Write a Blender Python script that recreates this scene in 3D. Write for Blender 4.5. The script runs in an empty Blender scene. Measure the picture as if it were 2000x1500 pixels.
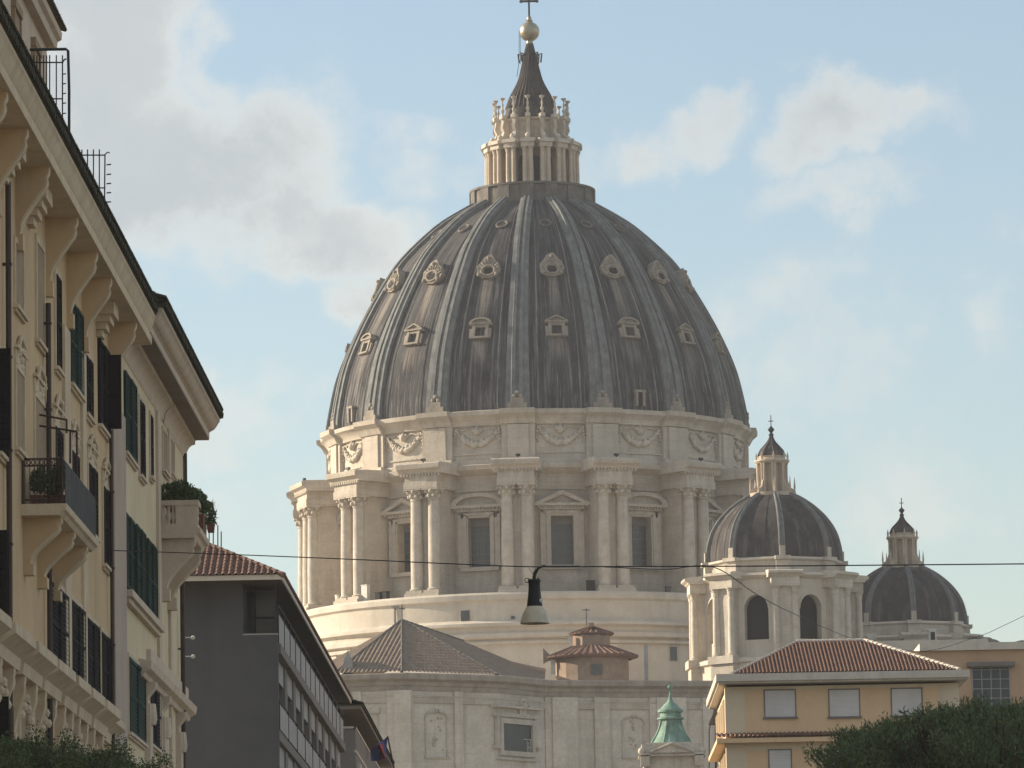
import bpy, bmesh, math, random
from mathutils import Vector, Matrix, noise as mnoise
random.seed(7)
S = bpy.context.scene
C = S.collection
PI = math.pi

# ------------------------------------------------------------------ camera
F = 10000.0                                   # focal length in pixels of a 2000 px wide picture
cd = bpy.data.cameras.new('camera'); cam = bpy.data.objects.new('camera', cd); C.objects.link(cam); S.camera = cam
cd.sensor_width = 36.0; cd.lens = F*36/2000; cd.clip_start = 1.0; cd.clip_end = 12000
c0 = Vector((1104-1000, -(2126-750), -F))     # where the street's direction (+Y) falls
ROLL = math.radians(-1.0)
c1 = Matrix.Rotation(ROLL, 3, 'Z') @ c0
th = math.atan2(-c1.z, c1.y)
th = th if th > 0 else th+PI
c2 = Matrix.Rotation(th, 3, 'X') @ c1
yaw = math.atan2(c2.x, c2.y)
R3 = Matrix.Rotation(yaw, 3, 'Z') @ Matrix.Rotation(th, 3, 'X') @ Matrix.Rotation(ROLL, 3, 'Z')
if (R3 @ c0).y < 0:
    th -= PI; c2 = Matrix.Rotation(th, 3, 'X') @ c1; yaw = math.atan2(c2.x, c2.y)
    R3 = Matrix.Rotation(yaw, 3, 'Z') @ Matrix.Rotation(th, 3, 'X') @ Matrix.Rotation(ROLL, 3, 'Z')
CAM = Vector((0, 0, 1.7))
cam.matrix_world = Matrix.Translation(CAM) @ R3.to_4x4()

def ray(px, py): return R3 @ Vector((px-1000, -(py-750), -F))
def atY(px, py, Y):                            # point of the view ray at depth Y
    d = ray(px, py); t = Y/d.y; return CAM + d*t
def atX(px, py, X):
    d = ray(px, py); t = X/d.x; return CAM + d*t
def atP(px, py, P, n):
    d = ray(px, py); t = (P-CAM).dot(n)/d.dot(n); return CAM + d*t

# ------------------------------------------------------------------ sky, sun, exposure
SUN_EL, SUN_AZ = math.radians(21), math.radians(-72)   # azimuth from +Y towards +X
w = bpy.data.worlds.new('World'); S.world = w; w.use_nodes = True
nt = w.node_tree; N = nt.nodes; L = nt.links
def wn(t, **k):
    n = N.new(t)
    for a, b in k.items(): setattr(n, a, b)
    return n
def wmath(op, a, b=None, c=None, clamp=False):
    n = wn('ShaderNodeMath', operation=op); n.use_clamp = clamp
    for i, v in enumerate((a, b, c)):
        if v is None: continue
        if isinstance(v, (int, float)): n.inputs[i].default_value = v
        else: L.new(v, n.inputs[i])
    return n.outputs[0]
bg = N['Background']
sky = wn('ShaderNodeTexSky', sky_type='NISHITA', sun_disc=False)
sky.sun_elevation = SUN_EL; sky.sun_rotation = SUN_AZ; sky.air_density = 1.1; sky.dust_density = .9; sky.ozone_density = 1.7
tc = wn('ShaderNodeTexCoord')
def wnoise(scale, detail, rough, off=(0, 0, 0), sc=(1, 1, 1)):
    m = wn('ShaderNodeMapping'); m.inputs['Location'].default_value = off; m.inputs['Scale'].default_value = sc
    L.new(tc.outputs['Generated'], m.inputs['Vector'])
    n = wn('ShaderNodeTexNoise'); n.inputs['Scale'].default_value = scale; n.inputs['Detail'].default_value = detail
    n.inputs['Roughness'].default_value = rough; L.new(m.outputs[0], n.inputs['Vector'])
    return n
warp = wnoise(20, 9, .6, (3, 1, 2))
wv = wn('ShaderNodeVectorMath', operation='SUBTRACT'); L.new(warp.outputs['Color'], wv.inputs[0]); wv.inputs[1].default_value = (.5, .5, .5)
ws = wn('ShaderNodeVectorMath', operation='SCALE'); L.new(wv.outputs[0], ws.inputs[0]); ws.inputs['Scale'].default_value = .06
wa = wn('ShaderNodeVectorMath', operation='ADD'); L.new(tc.outputs['Generated'], wa.inputs[0]); L.new(ws.outputs[0], wa.inputs[1])
def blob(px, py, rx, ry, amp):
    d = ray(px, py).normalized()
    s = wn('ShaderNodeVectorMath', operation='SUBTRACT'); L.new(wa.outputs[0], s.inputs[0]); s.inputs[1].default_value = d
    m = wn('ShaderNodeVectorMath', operation='MULTIPLY'); L.new(s.outputs[0], m.inputs[0])
    m.inputs[1].default_value = (F/rx, F/max(rx, ry), F/ry)
    ln = wn('ShaderNodeVectorMath', operation='LENGTH'); L.new(m.outputs[0], ln.inputs[0])
    mr = wn('ShaderNodeMapRange', interpolation_type='SMOOTHSTEP'); L.new(ln.outputs['Value'], mr.inputs[0])
    mr.inputs[1].default_value = .25; mr.inputs[2].default_value = 1.25; mr.inputs[3].default_value = amp; mr.inputs[4].default_value = 0
    return mr.outputs[0]
acc = None
BL = [(200, 60, 300, 360, 1.1), (330, 320, 470, 250, 1.1), (640, 430, 330, 140, .95), (450, 150, 110, 170, .7), (700, 555, 130, 90, .75),
      (420, 800, 330, 140, .6), (130, 640, 300, 270, .5), (1350, 320, 190, 85, .8), (1650, 310, 210, 130, .9), (1640, 450, 250, 80, .55),
      (1560, 700, 300, 170, .42), (1850, 900, 400, 170, .4), (1180, 340, 110, 70, .35), (1965, 620, 110, 200, .42), (860, 290, 170, 90, .5), (520, 980, 400, 130, .35)]
for b in BL:
    o = blob(*b); acc = o if acc is None else wmath('MAXIMUM', acc, o)
fine = wnoise(42, 12, .68)
cov = wmath('ADD', acc, wmath('MULTIPLY', wmath('SUBTRACT', fine.outputs[0], .5), 1.5))
mr = wn('ShaderNodeMapRange', interpolation_type='SMOOTHSTEP'); L.new(cov, mr.inputs[0])
mr.inputs[1].default_value = .12; mr.inputs[2].default_value = .95; mr.inputs[3].default_value = .10; mr.inputs[4].default_value = .92
# rest of the sky, unseen: broken bright cloud added to raise ambient light
gen = wnoise(2.3, 6, .55, (5, 2, 1), (1, 1, 2.2))
mg = wn('ShaderNodeMapRange', interpolation_type='SMOOTHSTEP'); L.new(gen.outputs[0], mg.inputs[0])
mg.inputs[1].default_value = .36; mg.inputs[2].default_value = .56; mg.inputs[3].default_value = 0; mg.inputs[4].default_value = .55
dc = ray(1000, 750).normalized()
dn = wn('ShaderNodeVectorMath', operation='DISTANCE'); L.new(tc.outputs['Generated'], dn.inputs[0]); dn.inputs[1].default_value = dc
mo = wn('ShaderNodeMapRange', interpolation_type='SMOOTHSTEP'); L.new(dn.outputs['Value'], mo.inputs[0])
mo.inputs[1].default_value = .16; mo.inputs[2].default_value = .4
mask = wmath('MAXIMUM', mr.outputs[0], wmath('MULTIPLY', mg.outputs[0], mo.outputs[0]))
bri = wnoise(11, 6, .6, (9, 4, 7))
mb_ = wn('ShaderNodeMapRange'); L.new(bri.outputs[0], mb_.inputs[0])
mb_.inputs[1].default_value = .38; mb_.inputs[2].default_value = .66; mb_.inputs[3].default_value = 0; mb_.inputs[4].default_value = 1
thick = wn('ShaderNodeMapRange', interpolation_type='SMOOTHSTEP'); L.new(cov, thick.inputs[0]); thick.inputs[1].default_value = .5; thick.inputs[2].default_value = 1.05; thick.inputs[3].default_value = 1; thick.inputs[4].default_value = .0
ccol = wn('ShaderNodeMix', data_type='RGBA'); L.new(wmath('MULTIPLY_ADD', mb_.outputs[0], .35, wmath('MULTIPLY', thick.outputs[0], .75), clamp=True), ccol.inputs[0])
ccol.inputs[6].default_value = (3.15, 3.45, 3.68, 1); ccol.inputs[7].default_value = (5.2, 5.15, 4.8, 1)
mix = wn('ShaderNodeMix', data_type='RGBA'); L.new(mask, mix.inputs[0]); L.new(sky.outputs[0], mix.inputs[6]); L.new(ccol.outputs[2], mix.inputs[7])
L.new(mix.outputs[2], bg.inputs[0]); bg.inputs[1].default_value = .092
sd = bpy.data.lights.new('sun', 'SUN'); so = bpy.data.objects.new('sun', sd); C.objects.link(so)
sd.energy = 5.0; sd.angle = math.radians(.5); sd.color = (1, .86, .66)
sdir = Vector((math.sin(SUN_AZ)*math.cos(SUN_EL), math.cos(SUN_AZ)*math.cos(SUN_EL), math.sin(SUN_EL)))
so.rotation_euler = (-sdir).to_track_quat('-Z', 'Y').to_euler(); so.location = (-60, 40, 90)
vs = S.view_settings; vs.view_transform = 'Standard'; vs.look = 'None'; vs.gamma = 1; vs.exposure = 0.8; vs.use_curve_mapping = False

# ------------------------------------------------------------------ materials
def mat(name, c1, c2=None, scale=1.0, rough=.85, bump=.3, bscale=None, streak=0, scol=None, metallic=0, courses=0, fine=.0, spec=.3, blocks=None, bsize=(2.2, 1.1)):
    m = bpy.data.materials.new(name); m.use_nodes = True
    t = m.node_tree; n = t.nodes; l = t.links; b = n['Principled BSDF']
    b.inputs['Roughness'].default_value = rough; b.inputs['Metallic'].default_value = metallic
    b.inputs['Specular IOR Level'].default_value = spec
    tcn = n.new('ShaderNodeTexCoord'); oc = tcn.outputs['Object']
    def nz(sc, det=5, r=.6, mp=None):
        x = n.new('ShaderNodeTexNoise'); x.inputs['Scale'].default_value = sc; x.inputs['Detail'].default_value = det; x.inputs['Roughness'].default_value = r
        if mp:
            q = n.new('ShaderNodeMapping'); q.inputs['Scale'].default_value = mp; l.new(oc, q.inputs['Vector']); l.new(q.outputs[0], x.inputs['Vector'])
        else: l.new(oc, x.inputs['Vector'])
        return x.outputs[0]
    def rng(s, a, bb, lo=0, hi=1):
        x = n.new('ShaderNodeMapRange'); l.new(s, x.inputs[0]); x.inputs[1].default_value = a; x.inputs[2].default_value = bb
        x.inputs[3].default_value = lo; x.inputs[4].default_value = hi; return x.outputs[0]
    def mx(f, a, bb):
        x = n.new('ShaderNodeMix'); x.data_type = 'RGBA'
        if isinstance(f, (int, float)): x.inputs[0].default_value = f
        else: l.new(f, x.inputs[0])
        for i, v in ((6, a), (7, bb)):
            if isinstance(v, tuple): x.inputs[i].default_value = (*v, 1)
            else: l.new(v, x.inputs[i])
        return x.outputs[2]
    c2 = c2 or tuple(v*.75 for v in c1)
    col = mx(rng(nz(scale), .35, .68), c1, c2)
    if streak:
        sc = scol or tuple(v*.45 for v in c1)
        a = rng(nz(1.0, 4, .65, (1.6*scale, 1.6*scale, .12*scale)), .52, .74, 0, streak)
        col = mx(a, col, sc)
    if fine:
        a = rng(nz(scale*9, 4, .7), .35, .7, 0, fine); col = mx(a, col, tuple(v*.5 for v in c1))
    h = nz(bscale or scale*6, 6, .65)
    if courses:
        sx = n.new('ShaderNodeSeparateXYZ'); l.new(oc, sx.inputs[0])
        q = n.new('ShaderNodeMath'); q.operation = 'MULTIPLY'; l.new(sx.outputs[2], q.inputs[0]); q.inputs[1].default_value = 1/courses
        fr = n.new('ShaderNodeMath'); fr.operation = 'FRACT'; l.new(q.outputs[0], fr.inputs[0])
        ln = rng(fr.outputs[0], .0, .07, 1, 0)
        col = mx(n_mul(n, l, ln, .35), col, tuple(v*.45 for v in c1))
    if blocks:
        sx = n.new('ShaderNodeSeparateXYZ'); l.new(oc, sx.inputs[0]); cb = n.new('ShaderNodeCombineXYZ')
        if blocks == 'az':
            neg = n_mul(n, l, sx.outputs[1], -1); at = n.new('ShaderNodeMath'); at.operation = 'ARCTAN2'; l.new(sx.outputs[0], at.inputs[0]); l.new(neg, at.inputs[1]); l.new(n_mul(n, l, at.outputs[0], 24), cb.inputs[0])
        else: l.new(sx.outputs[0], cb.inputs[0])
        l.new(sx.outputs[2], cb.inputs[1])
        bt = n.new('ShaderNodeTexBrick'); l.new(cb.outputs[0], bt.inputs['Vector']); bt.inputs['Scale'].default_value = 1; bt.inputs['Brick Width'].default_value = bsize[0]; bt.inputs['Row Height'].default_value = bsize[1]
        bt.inputs['Mortar Size'].default_value = .02; bt.inputs['Color1'].default_value = (.78, .77, .75, 1); bt.inputs['Color2'].default_value = (1, 1, 1, 1); bt.inputs['Mortar'].default_value = (.55, .5, .45, 1)
        mm = n.new('ShaderNodeMix'); mm.data_type = 'RGBA'; mm.blend_type = 'MULTIPLY'; mm.inputs[0].default_value = .45 if blocks == 'az' else .3; l.new(col, mm.inputs[6]); l.new(bt.outputs['Color'], mm.inputs[7]); col = mm.outputs[2]
    l.new(col, b.inputs['Base Color'])
    if bump:
        bp = n.new('ShaderNodeBump'); bp.inputs['Strength'].default_value = bump; bp.inputs['Distance'].default_value = .08
        l.new(h, bp.inputs['Height']); l.new(bp.outputs[0], b.inputs['Normal'])
    return m
def n_mul(n, l, s, k):
    q = n.new('ShaderNodeMath'); q.operation = 'MULTIPLY'; l.new(s, q.inputs[0]); q.inputs[1].default_value = k; return q.outputs[0]

STONE = mat('travertine', (.61, .55, .47), (.47, .41, .34), .45, .95, .6, 2.6, streak=.6, scol=(.30, .255, .205), fine=.4, blocks='az')
STONEF = mat('travertine_flat_wall', (.70, .63, .54), (.56, .495, .415), .3, .95, .6, 2.6, streak=.6, scol=(.32, .27, .22), fine=.4, blocks='x', bsize=(2.6, 1.0))
STONE2 = mat('travertine_carved', (.60, .54, .46), (.44, .385, .32), .9, .95, .8, 3.5, streak=.45, scol=(.25, .2, .15), fine=.4)
PLAST = mat('podium_plaster', (.62, .56, .47), (.51, .45, .38), .4, .95, .4, 2, streak=.45, scol=(.36, .32, .27), fine=.15)
DSTONE = mat('weathered_stone', (.20, .18, .16), (.11, .10, .093), .9, .92, .7, 3, streak=.6, scol=(.09, .085, .08), fine=.4)
DORMER = mat('grey_dormer_stone', (.37, .325, .27), (.23, .20, .165), 1.2, .9, .6, 4, streak=.4, scol=(.12, .11, .1), fine=.4)
CORN = mat('grimy_cornice', (.42, .365, .305), (.29, .25, .21), .8, .9, .6, 3, streak=.5, scol=(.12, .11, .1), fine=.4)
LEADRIB = mat('pale_lead_rib', (.21, .215, .212), (.12, .125, .127), .9, .85, .6, 4, streak=.5, scol=(.36, .35, .33), fine=.5, spec=.15)
LEADSM = mat('dark_lead', (.042, .038, .040), (.078, .068, .066), .6, .8, .5, 3, streak=.75, scol=(.20, .18, .165), fine=.4, spec=.15)
WARMST = mat('warm_lantern_stone', (.60, .51, .41), (.43, .355, .28), .8, .9, .6, 3, streak=.4, scol=(.2, .15, .12), fine=.4)
REDST = mat('reddish_core_stone', (.33, .235, .18), (.24, .165, .13), .8, .9, .4, 3)
BRONZE = mat('pale_gilt_bronze', (.42, .385, .29), (.28, .25, .185), 1.2, .35, .2, 3, metallic=.75, spec=.5)
DARKMET = mat('dark_iron', (.03, .03, .032), None, 3, .6, .2)
GLASS = mat('dark_window_glass', (.045, .055, .06), (.03, .035, .04), .6, .25, .05, spec=.5)
PALEGLASS = mat('greyed_drum_glass', (.075, .085, .085), (.05, .055, .06), .6, .3, .1, spec=.5)
VOID = mat('painted_dark_fill', (.025, .023, .022), None, 2, .9, .2)  # near-black: paints shade inside the minor domes' arches, also colours other dark parts
BRICK = mat('old_brown_brick', (.36, .265, .20), (.25, .185, .14), 1.4, .95, .6, 6, streak=.3, courses=.3, fine=.3)
OLDTILE = mat('old_grey_tile', (.30, .235, .18), (.19, .15, .12), 1.3, 1.0, .5, 6, streak=.3, scol=(.38, .31, .25), fine=.5, spec=.05)
REDTILE = mat('red_roof_tile', (.25, .145, .108), (.115, .07, .055), 3.6, .95, .5, 9, streak=.4, scol=(.36, .27, .2), fine=.7)
BRNTILE = mat('brown_roof_tile', (.26, .15, .11), (.14, .085, .07), 2.4, .9, .5, 9, fine=.6)
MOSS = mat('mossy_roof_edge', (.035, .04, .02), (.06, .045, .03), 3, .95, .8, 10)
OCHRE = mat('ochre_plaster', (.62, .45, .265), (.53, .38, .22), .35, .93, .25, 3, streak=.3, scol=(.27, .20, .13), fine=.12)
OCHTRIM = mat('cream_trim', (.66, .54, .385), (.54, .43, .30), 1.0, .9, .4, 5, streak=.3, scol=(.26, .2, .15), fine=.2)
PALEY = mat('pale_yellow_plaster', (.68, .57, .385), (.60, .50, .33), .4, .93, .25, 3, streak=.25, scol=(.33, .28, .2), fine=.12)
TRIMPK = mat('pinkish_trim', (.62, .51, .40), (.52, .425, .33), 1.0, .9, .4, 5, streak=.3, scol=(.26, .21, .17), fine=.2)
LILAC = mat('lilac_grey_pilaster', (.47, .375, .305), (.40, .32, .26), .6, .93, .25, 4, fine=.15)
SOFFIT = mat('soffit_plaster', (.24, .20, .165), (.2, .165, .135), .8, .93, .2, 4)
SHUT = mat('near_black_shutter', (.009, .008, .010), (.013, .011, .012), 2, .8, .1, spec=.08)
SHUTBR = mat('brown_shutter', (.026, .018, .019), (.018, .013, .014), 2, .8, .1, spec=.08)
SHUTGR = mat('green_shutter', (.010, .034, .024), (.015, .042, .03), 2, .7, .1, spec=.1)
BLIND = mat('blank_niche_plaster', (.38, .28, .18), (.30, .22, .14), 1.2, .93, .3, 5, fine=.3)
PIPE = mat('brown_downpipe', (.055, .033, .026), None, 2, .6, .1)
GREYP = mat('dark_grey_render', (.098, .098, .104), (.082, .082, .088), .4, .9, .2, 6, streak=.25, scol=(.05, .048, .047), fine=.08)
DSOFF = mat('dark_eave_soffit', (.085, .075, .06), (.07, .06, .05), .5, .9, .1, 4)
GREYTAUPE = mat('taupe_wall', (.21, .19, .17), (.17, .155, .14), .8, .9, .2, 4, streak=.3)
PALEPAN = mat('pale_parapet_panel', (.36, .355, .345), (.28, .275, .265), .8, .7, .1, 4, fine=.2)
GREYPAN = mat('grey_balcony_panel', (.105, .10, .10), (.08, .077, .078), 1, .95, .1, spec=.05)
WHITE = mat('dirty_white_paint', (.70, .68, .63), (.55, .53, .48), 2, .8, .2, fine=.3)
PEACH = mat('peach_plaster', (.74, .53, .33), (.66, .46, .28), .5, .92, .3, 3, streak=.5, scol=(.42, .3, .18), fine=.06)
CREAMW = mat('cream_plaster', (.70, .59, .44), (.62, .515, .375), .5, .92, .3, 3, streak=.5, scol=(.42, .33, .22), fine=.06)
ORANGEP = mat('orange_plaster', (.52, .35, .225), (.44, .295, .19), .5, .92, .15, 3, streak=.25, scol=(.33, .22, .14), fine=.06)
FASCIA = mat('pale_fascia', (.60, .54, .46), (.50, .45, .38), 1, .85, .1, 4, streak=.3)
BLINDW = mat('grey_roller_blind', (.66, .63, .61), (.58, .555, .535), .8, .7, .1, fine=.1)
COPPER = mat('green_copper', (.25, .385, .305), (.11, .18, .145), 1.2, .75, .4, 5, streak=.5, scol=(.36, .52, .44), fine=.3)
LAMPW = mat('dirty_glass_shade', (.56, .50, .38), (.44, .39, .29), 3, .35, .1, streak=.4, scol=(.2, .17, .12), spec=.5)
BLACK = mat('black_enamel', (.008, .009, .012), None, 3, .5, .1)
LEAF = mat('dark_leaf', (.055, .095, .03), (.095, .13, .045), .9, .7, 0)
PINE = mat('pine_needle', (.08, .12, .045), (.13, .17, .07), .8, .75, 0)
BARK = mat('bark', (.10, .07, .05), None, 2, .95, .8)
TERRA = mat('terracotta_pot', (.20, .09, .065), None, 3, .9, .2)
FLAGB = mat('blue_flag_cloth', (.10, .12, .30), None, 2, .8, .1)
FLAGR = mat('red_flag_cloth', (.35, .06, .06), None, 2, .8, .1)
ASPH = mat('asphalt', (.05, .05, .052), (.07, .068, .065), .3, .95, .2, 8)
PAVE = mat('stone_paving', (.28, .25, .205), (.22, .195, .16), .4, .95, .2, 4)
GRND = mat('city_ground', (.27, .235, .185), (.21, .185, .145), .05, .95, .1, 1)

def dome_material():
    m = bpy.data.materials.new('streaked_dome_lead'); m.use_nodes = True
    t = m.node_tree; n = t.nodes; l = t.links; b = n['Principled BSDF']
    b.inputs['Roughness'].default_value = .85; b.inputs['Specular IOR Level'].default_value = .12
    tcn = n.new('ShaderNodeTexCoord'); sx = n.new('ShaderNodeSeparateXYZ'); l.new(tcn.outputs['Object'], sx.inputs[0])
    def M(op, a, b2=None, c=None, clamp=False):
        x = n.new('ShaderNodeMath'); x.operation = op; x.use_clamp = clamp
        for i, v in enumerate((a, b2, c)):
            if v is None: continue
            if isinstance(v, (int, float)): x.inputs[i].default_value = v
            else: l.new(v, x.inputs[i])
        return x.outputs[0]
    def rng(s, a, bb, lo=0, hi=1):
        x = n.new('ShaderNodeMapRange'); x.interpolation_type = 'SMOOTHSTEP'; l.new(s, x.inputs[0]); x.inputs[1].default_value = a; x.inputs[2].default_value = bb
        x.inputs[3].default_value = lo; x.inputs[4].default_value = hi; return x.outputs[0]
    def mx(f, a, bb):
        x = n.new('ShaderNodeMix'); x.data_type = 'RGBA'; l.new(f, x.inputs[0])
        for i, v in ((6, a), (7, bb)):
            if isinstance(v, tuple): x.inputs[i].default_value = (*v, 1)
            else: l.new(v, x.inputs[i])
        return x.outputs[2]
    ya = M('MULTIPLY', sx.outputs[1], -1.0)
    az = M('ARCTAN2', sx.outputs[0], ya)
    z = sx.outputs[2]
    cb = n.new('ShaderNodeCombineXYZ'); l.new(M('MULTIPLY', az, 55), cb.inputs[0]); l.new(M('MULTIPLY', z, .09), cb.inputs[1])
    def nz(vec, sc, det=5, r=.65):
        x = n.new('ShaderNodeTexNoise'); x.inputs['Scale'].default_value = sc; x.inputs['Detail'].default_value = det; x.inputs['Roughness'].default_value = r
        l.new(vec, x.inputs['Vector']); return x.outputs[0]
    st = nz(cb.outputs[0], 1.0); st2 = nz(cb.outputs[0], 3.3, 3); big = nz(tcn.outputs['Object'], .22); fin = nz(tcn.outputs['Object'], 2.6)
    cb3 = n.new('ShaderNodeCombineXYZ'); l.new(M('MULTIPLY', az, 11), cb3.inputs[0]); l.new(M('MULTIPLY', z, .05), cb3.inputs[1])
    wide = nz(cb3.outputs[0], 1.0, 3)
    col = mx(rng(big, .35, .65), (.026, .026, .031), (.058, .056, .060))
    col = mx(rng(wide, .42, .62, 0, .45), col, (.10, .096, .097))
    col = mx(rng(st, .5, .64, 0, .7), col, (.19, .178, .168))
    col = mx(rng(st2, .56, .66, 0, .5), col, (.24, .225, .21))
    # run-off stains below each dormer: u = distance from the panel's centre line
    per = 2*PI/16; off = PHI0+per/2
    fr = M('FRACT', M('DIVIDE', M('SUBTRACT', az, off-per/2-20*per), per))
    u = M('ABSOLUTE', M('SUBTRACT', fr, .5))
    for zt, ln_, wd, am in ((ZD1, 4.0, .13, .4), (ZD2, 8.0, .10, .75)):
        below = M('MULTIPLY', rng(M('SUBTRACT', zt, z), 0, .8), rng(M('SUBTRACT', zt, z), 2.0, ln_, 1, 0))
        msk = M('MULTIPLY', M('MULTIPLY', below, rng(u, wd*.45, wd, 1, 0)), rng(st2, .36, .58, .15, am))
        col = mx(msk, col, (.29, .25, .21))
    low = M('MULTIPLY', rng(z, ZBASE, ZD1, 1, 0), rng(st2, .52, .7, 0, .65))
    col = mx(low, col, (.24, .225, .205))
    line = M('MULTIPLY', rng(M('ABSOLUTE', M('SUBTRACT', u, .255)), .004, .014, 1, 0), rng(st, .4, .55, .1, .7))
    col = mx(line, col, (.38, .36, .33))
    col = mx(rng(fin, .45, .75, 0, .35), col, (.04, .04, .042))
    l.new(col, b.inputs['Base Color'])
    bp = n.new('ShaderNodeBump'); bp.inputs['Strength'].default_value = .5; bp.inputs['Distance'].default_value = .12
    l.new(M('ADD', st, M('MULTIPLY', fin, .6)), bp.inputs['Height']); l.new(bp.outputs[0], b.inputs['Normal'])
    return m

# ------------------------------------------------------------------ mesh helpers
def FR(phi, loc=(0, 0, 0)):
    """frame at azimuth phi (0 = towards -Y): x tangential to the right, y radially outwards, z up"""
    c, s = math.cos(phi), math.sin(phi)
    return Matrix(((c, s, 0, loc[0]), (s, -c, 0, loc[1]), (0, 0, 1, loc[2]), (0, 0, 0, 1)))
class MB:
    def __init__(s, M=None): s.v = []; s.f = []; s.M = M or Matrix.Identity(4); s.mi = []
    def add(s, vs, fs, mi=0):
        o = len(s.v); s.v += [s.M @ Vector(p) for p in vs]; s.f += [tuple(i+o for i in f) for f in fs]; s.mi += [mi]*len(fs); return s
    def box(s, x0, x1, y0, y1, z0, z1, mi=0):
        return s.add([(x0,y0,z0),(x1,y0,z0),(x1,y1,z0),(x0,y1,z0),(x0,y0,z1),(x1,y0,z1),(x1,y1,z1),(x0,y1,z1)],
                     [(0,3,2,1),(4,5,6,7),(0,1,5,4),(1,2,6,5),(2,3,7,6),(3,0,4,7)], mi)
    def loops(s, a, b, mi=0):
        n = len(a); return s.add(list(a)+list(b), [tuple(range(n))[::-1], tuple(range(n, 2*n))]+[(i, (i+1) % n, (i+1) % n+n, i+n) for i in range(n)], mi)
    def prism_y(s, prof, y0, y1, mi=0):   # prof in (x,z)
        return s.loops([(x, y0, z) for x, z in prof], [(x, y1, z) for x, z in prof], mi)
    def prism_x(s, prof, x0, x1, mi=0):   # prof in (y,z)
        return s.loops([(x0, y, z) for y, z in prof], [(x1, y, z) for y, z in prof], mi)
    def prism_z(s, prof, z0, z1, mi=0):
        return s.loops([(x, y, z0) for x, y in prof], [(x, y, z1) for x, y in prof], mi)
    def lathe(s, prof, n=32, cx=0, cy=0, a0=0, a1=2*PI, cap=False, ph=0, mi=0):
        full = abs(a1-a0-2*PI) < 1e-6; m = n if full else n+1; vs = []
        for i in range(m):
            a = a0+(a1-a0)*i/n+ph
            for r, z in prof: vs.append((cx+r*math.sin(a), cy-r*math.cos(a), z))
        k = len(prof); fs = []
        for i in range(n):
            j = (i+1) % m
            for q in range(k-1): fs.append((i*k+q, j*k+q, j*k+q+1, i*k+q+1))
        if cap:
            fs.append(tuple(i*k for i in range(m))); fs.append(tuple(i*k+k-1 for i in range(m))[::-1])
        return s.add(vs, fs, mi)
    def tube(s, pts, r, n=6, mi=0):
        pts = [Vector(p) for p in pts]; rings = []
        for i, p in enumerate(pts):
            d = (pts[min(i+1, len(pts)-1)]-pts[max(i-1, 0)]).normalized()
            u = d.orthogonal().normalized() if i == 0 else (pu-d*pu.dot(d)).normalized()
            pu = u; v = d.cross(u); rr = r[i] if isinstance(r, (list, tuple)) else r
            rings.append([p+u*rr*math.cos(2*PI*k/n)+v*rr*math.sin(2*PI*k/n) for k in range(n)])
        vs = [q for rg in rings for q in rg]; fs = []
        for i in range(len(pts)-1):
            for k in range(n): fs.append((i*n+k, i*n+(k+1) % n, (i+1)*n+(k+1) % n, (i+1)*n+k))
        fs.append(tuple(range(n))[::-1]); fs.append(tuple((len(pts)-1)*n+k for k in range(n)))
        return s.add(vs, fs, mi)
    def ball(s, c, r, n=8, sz=1, mi=0):
        prof = [(max(r*math.sin(PI*k/n), .001), c[2]-sz*r*math.cos(PI*k/n)) for k in range(n+1)]
        return s.lathe(prof, n*2, c[0], c[1], mi=mi)
    def build(s, name, m, parent=None, smooth=0, rotz=0, origin=None):
        me = bpy.data.meshes.new(name)
        o0 = Vector(origin) if origin is not None else Vector((0, 0, 0))
        me.from_pydata([p-o0 for p in s.v], [], s.f)
        ms = m if isinstance(m, (list, tuple)) else [m]
        for q in ms: me.materials.append(q)
        if len(ms) > 1: me.polygons.foreach_set('material_index', s.mi)
        bm = bmesh.new(); bm.from_mesh(me); bmesh.ops.recalc_face_normals(bm, faces=bm.faces); bm.to_mesh(me); bm.free()
        if smooth:
            me.polygons.foreach_set('use_smooth', [True]*len(me.polygons)); me.set_sharp_from_angle(angle=math.radians(smooth))
        o = bpy.data.objects.new(name, me); C.objects.link(o)
        if parent is not None: o.parent = parent
        if rotz: o.rotation_euler.z = rotz
        if origin is not None: o.location = o0
        return o
class P:                                     # builder for parts of a thing: coordinates are the world's, stored relative to the thing's base
    pass
def tag(o, label, cat, group=None, kind=None):
    if label: o['label'] = label
    if cat: o['category'] = cat
    if group: o['group'] = group
    if kind: o['kind'] = kind
    return o
def thing(name, loc, label, cat, group=None):
    o = bpy.data.objects.new(name, None); o.empty_display_size = .5; C.objects.link(o); o.location = loc
    return tag(o, label, cat, group)
def rel(th_):                                 # matrix that turns world coordinates into a thing's own
    return Matrix.Translation(-Vector(th_.location))
def polar(first, phis):
    """copies of a part round the axis of its thing"""
    base = first.rotation_euler.z; out = [first]
    for p in phis:
        c = first.copy(); C.objects.link(c); c.rotation_euler.z = base+p; out.append(c)
    return out
def crom(pts, k=4):
    out = []
    for i in range(len(pts)-1):
        p0 = pts[max(i-1, 0)]; p1 = pts[i]; p2 = pts[i+1]; p3 = pts[min(i+2, len(pts)-1)]
        for j in range(k):
            t = j/k
            out.append(tuple(.5*((2*b)+(-a+c)*t+(2*a-5*b+4*c-d)*t*t+(-a+3*b-3*c+d)*t**3) for a, b, c, d in zip(p0, p1, p2, p3)))
    out.append(tuple(pts[-1])); return out
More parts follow.
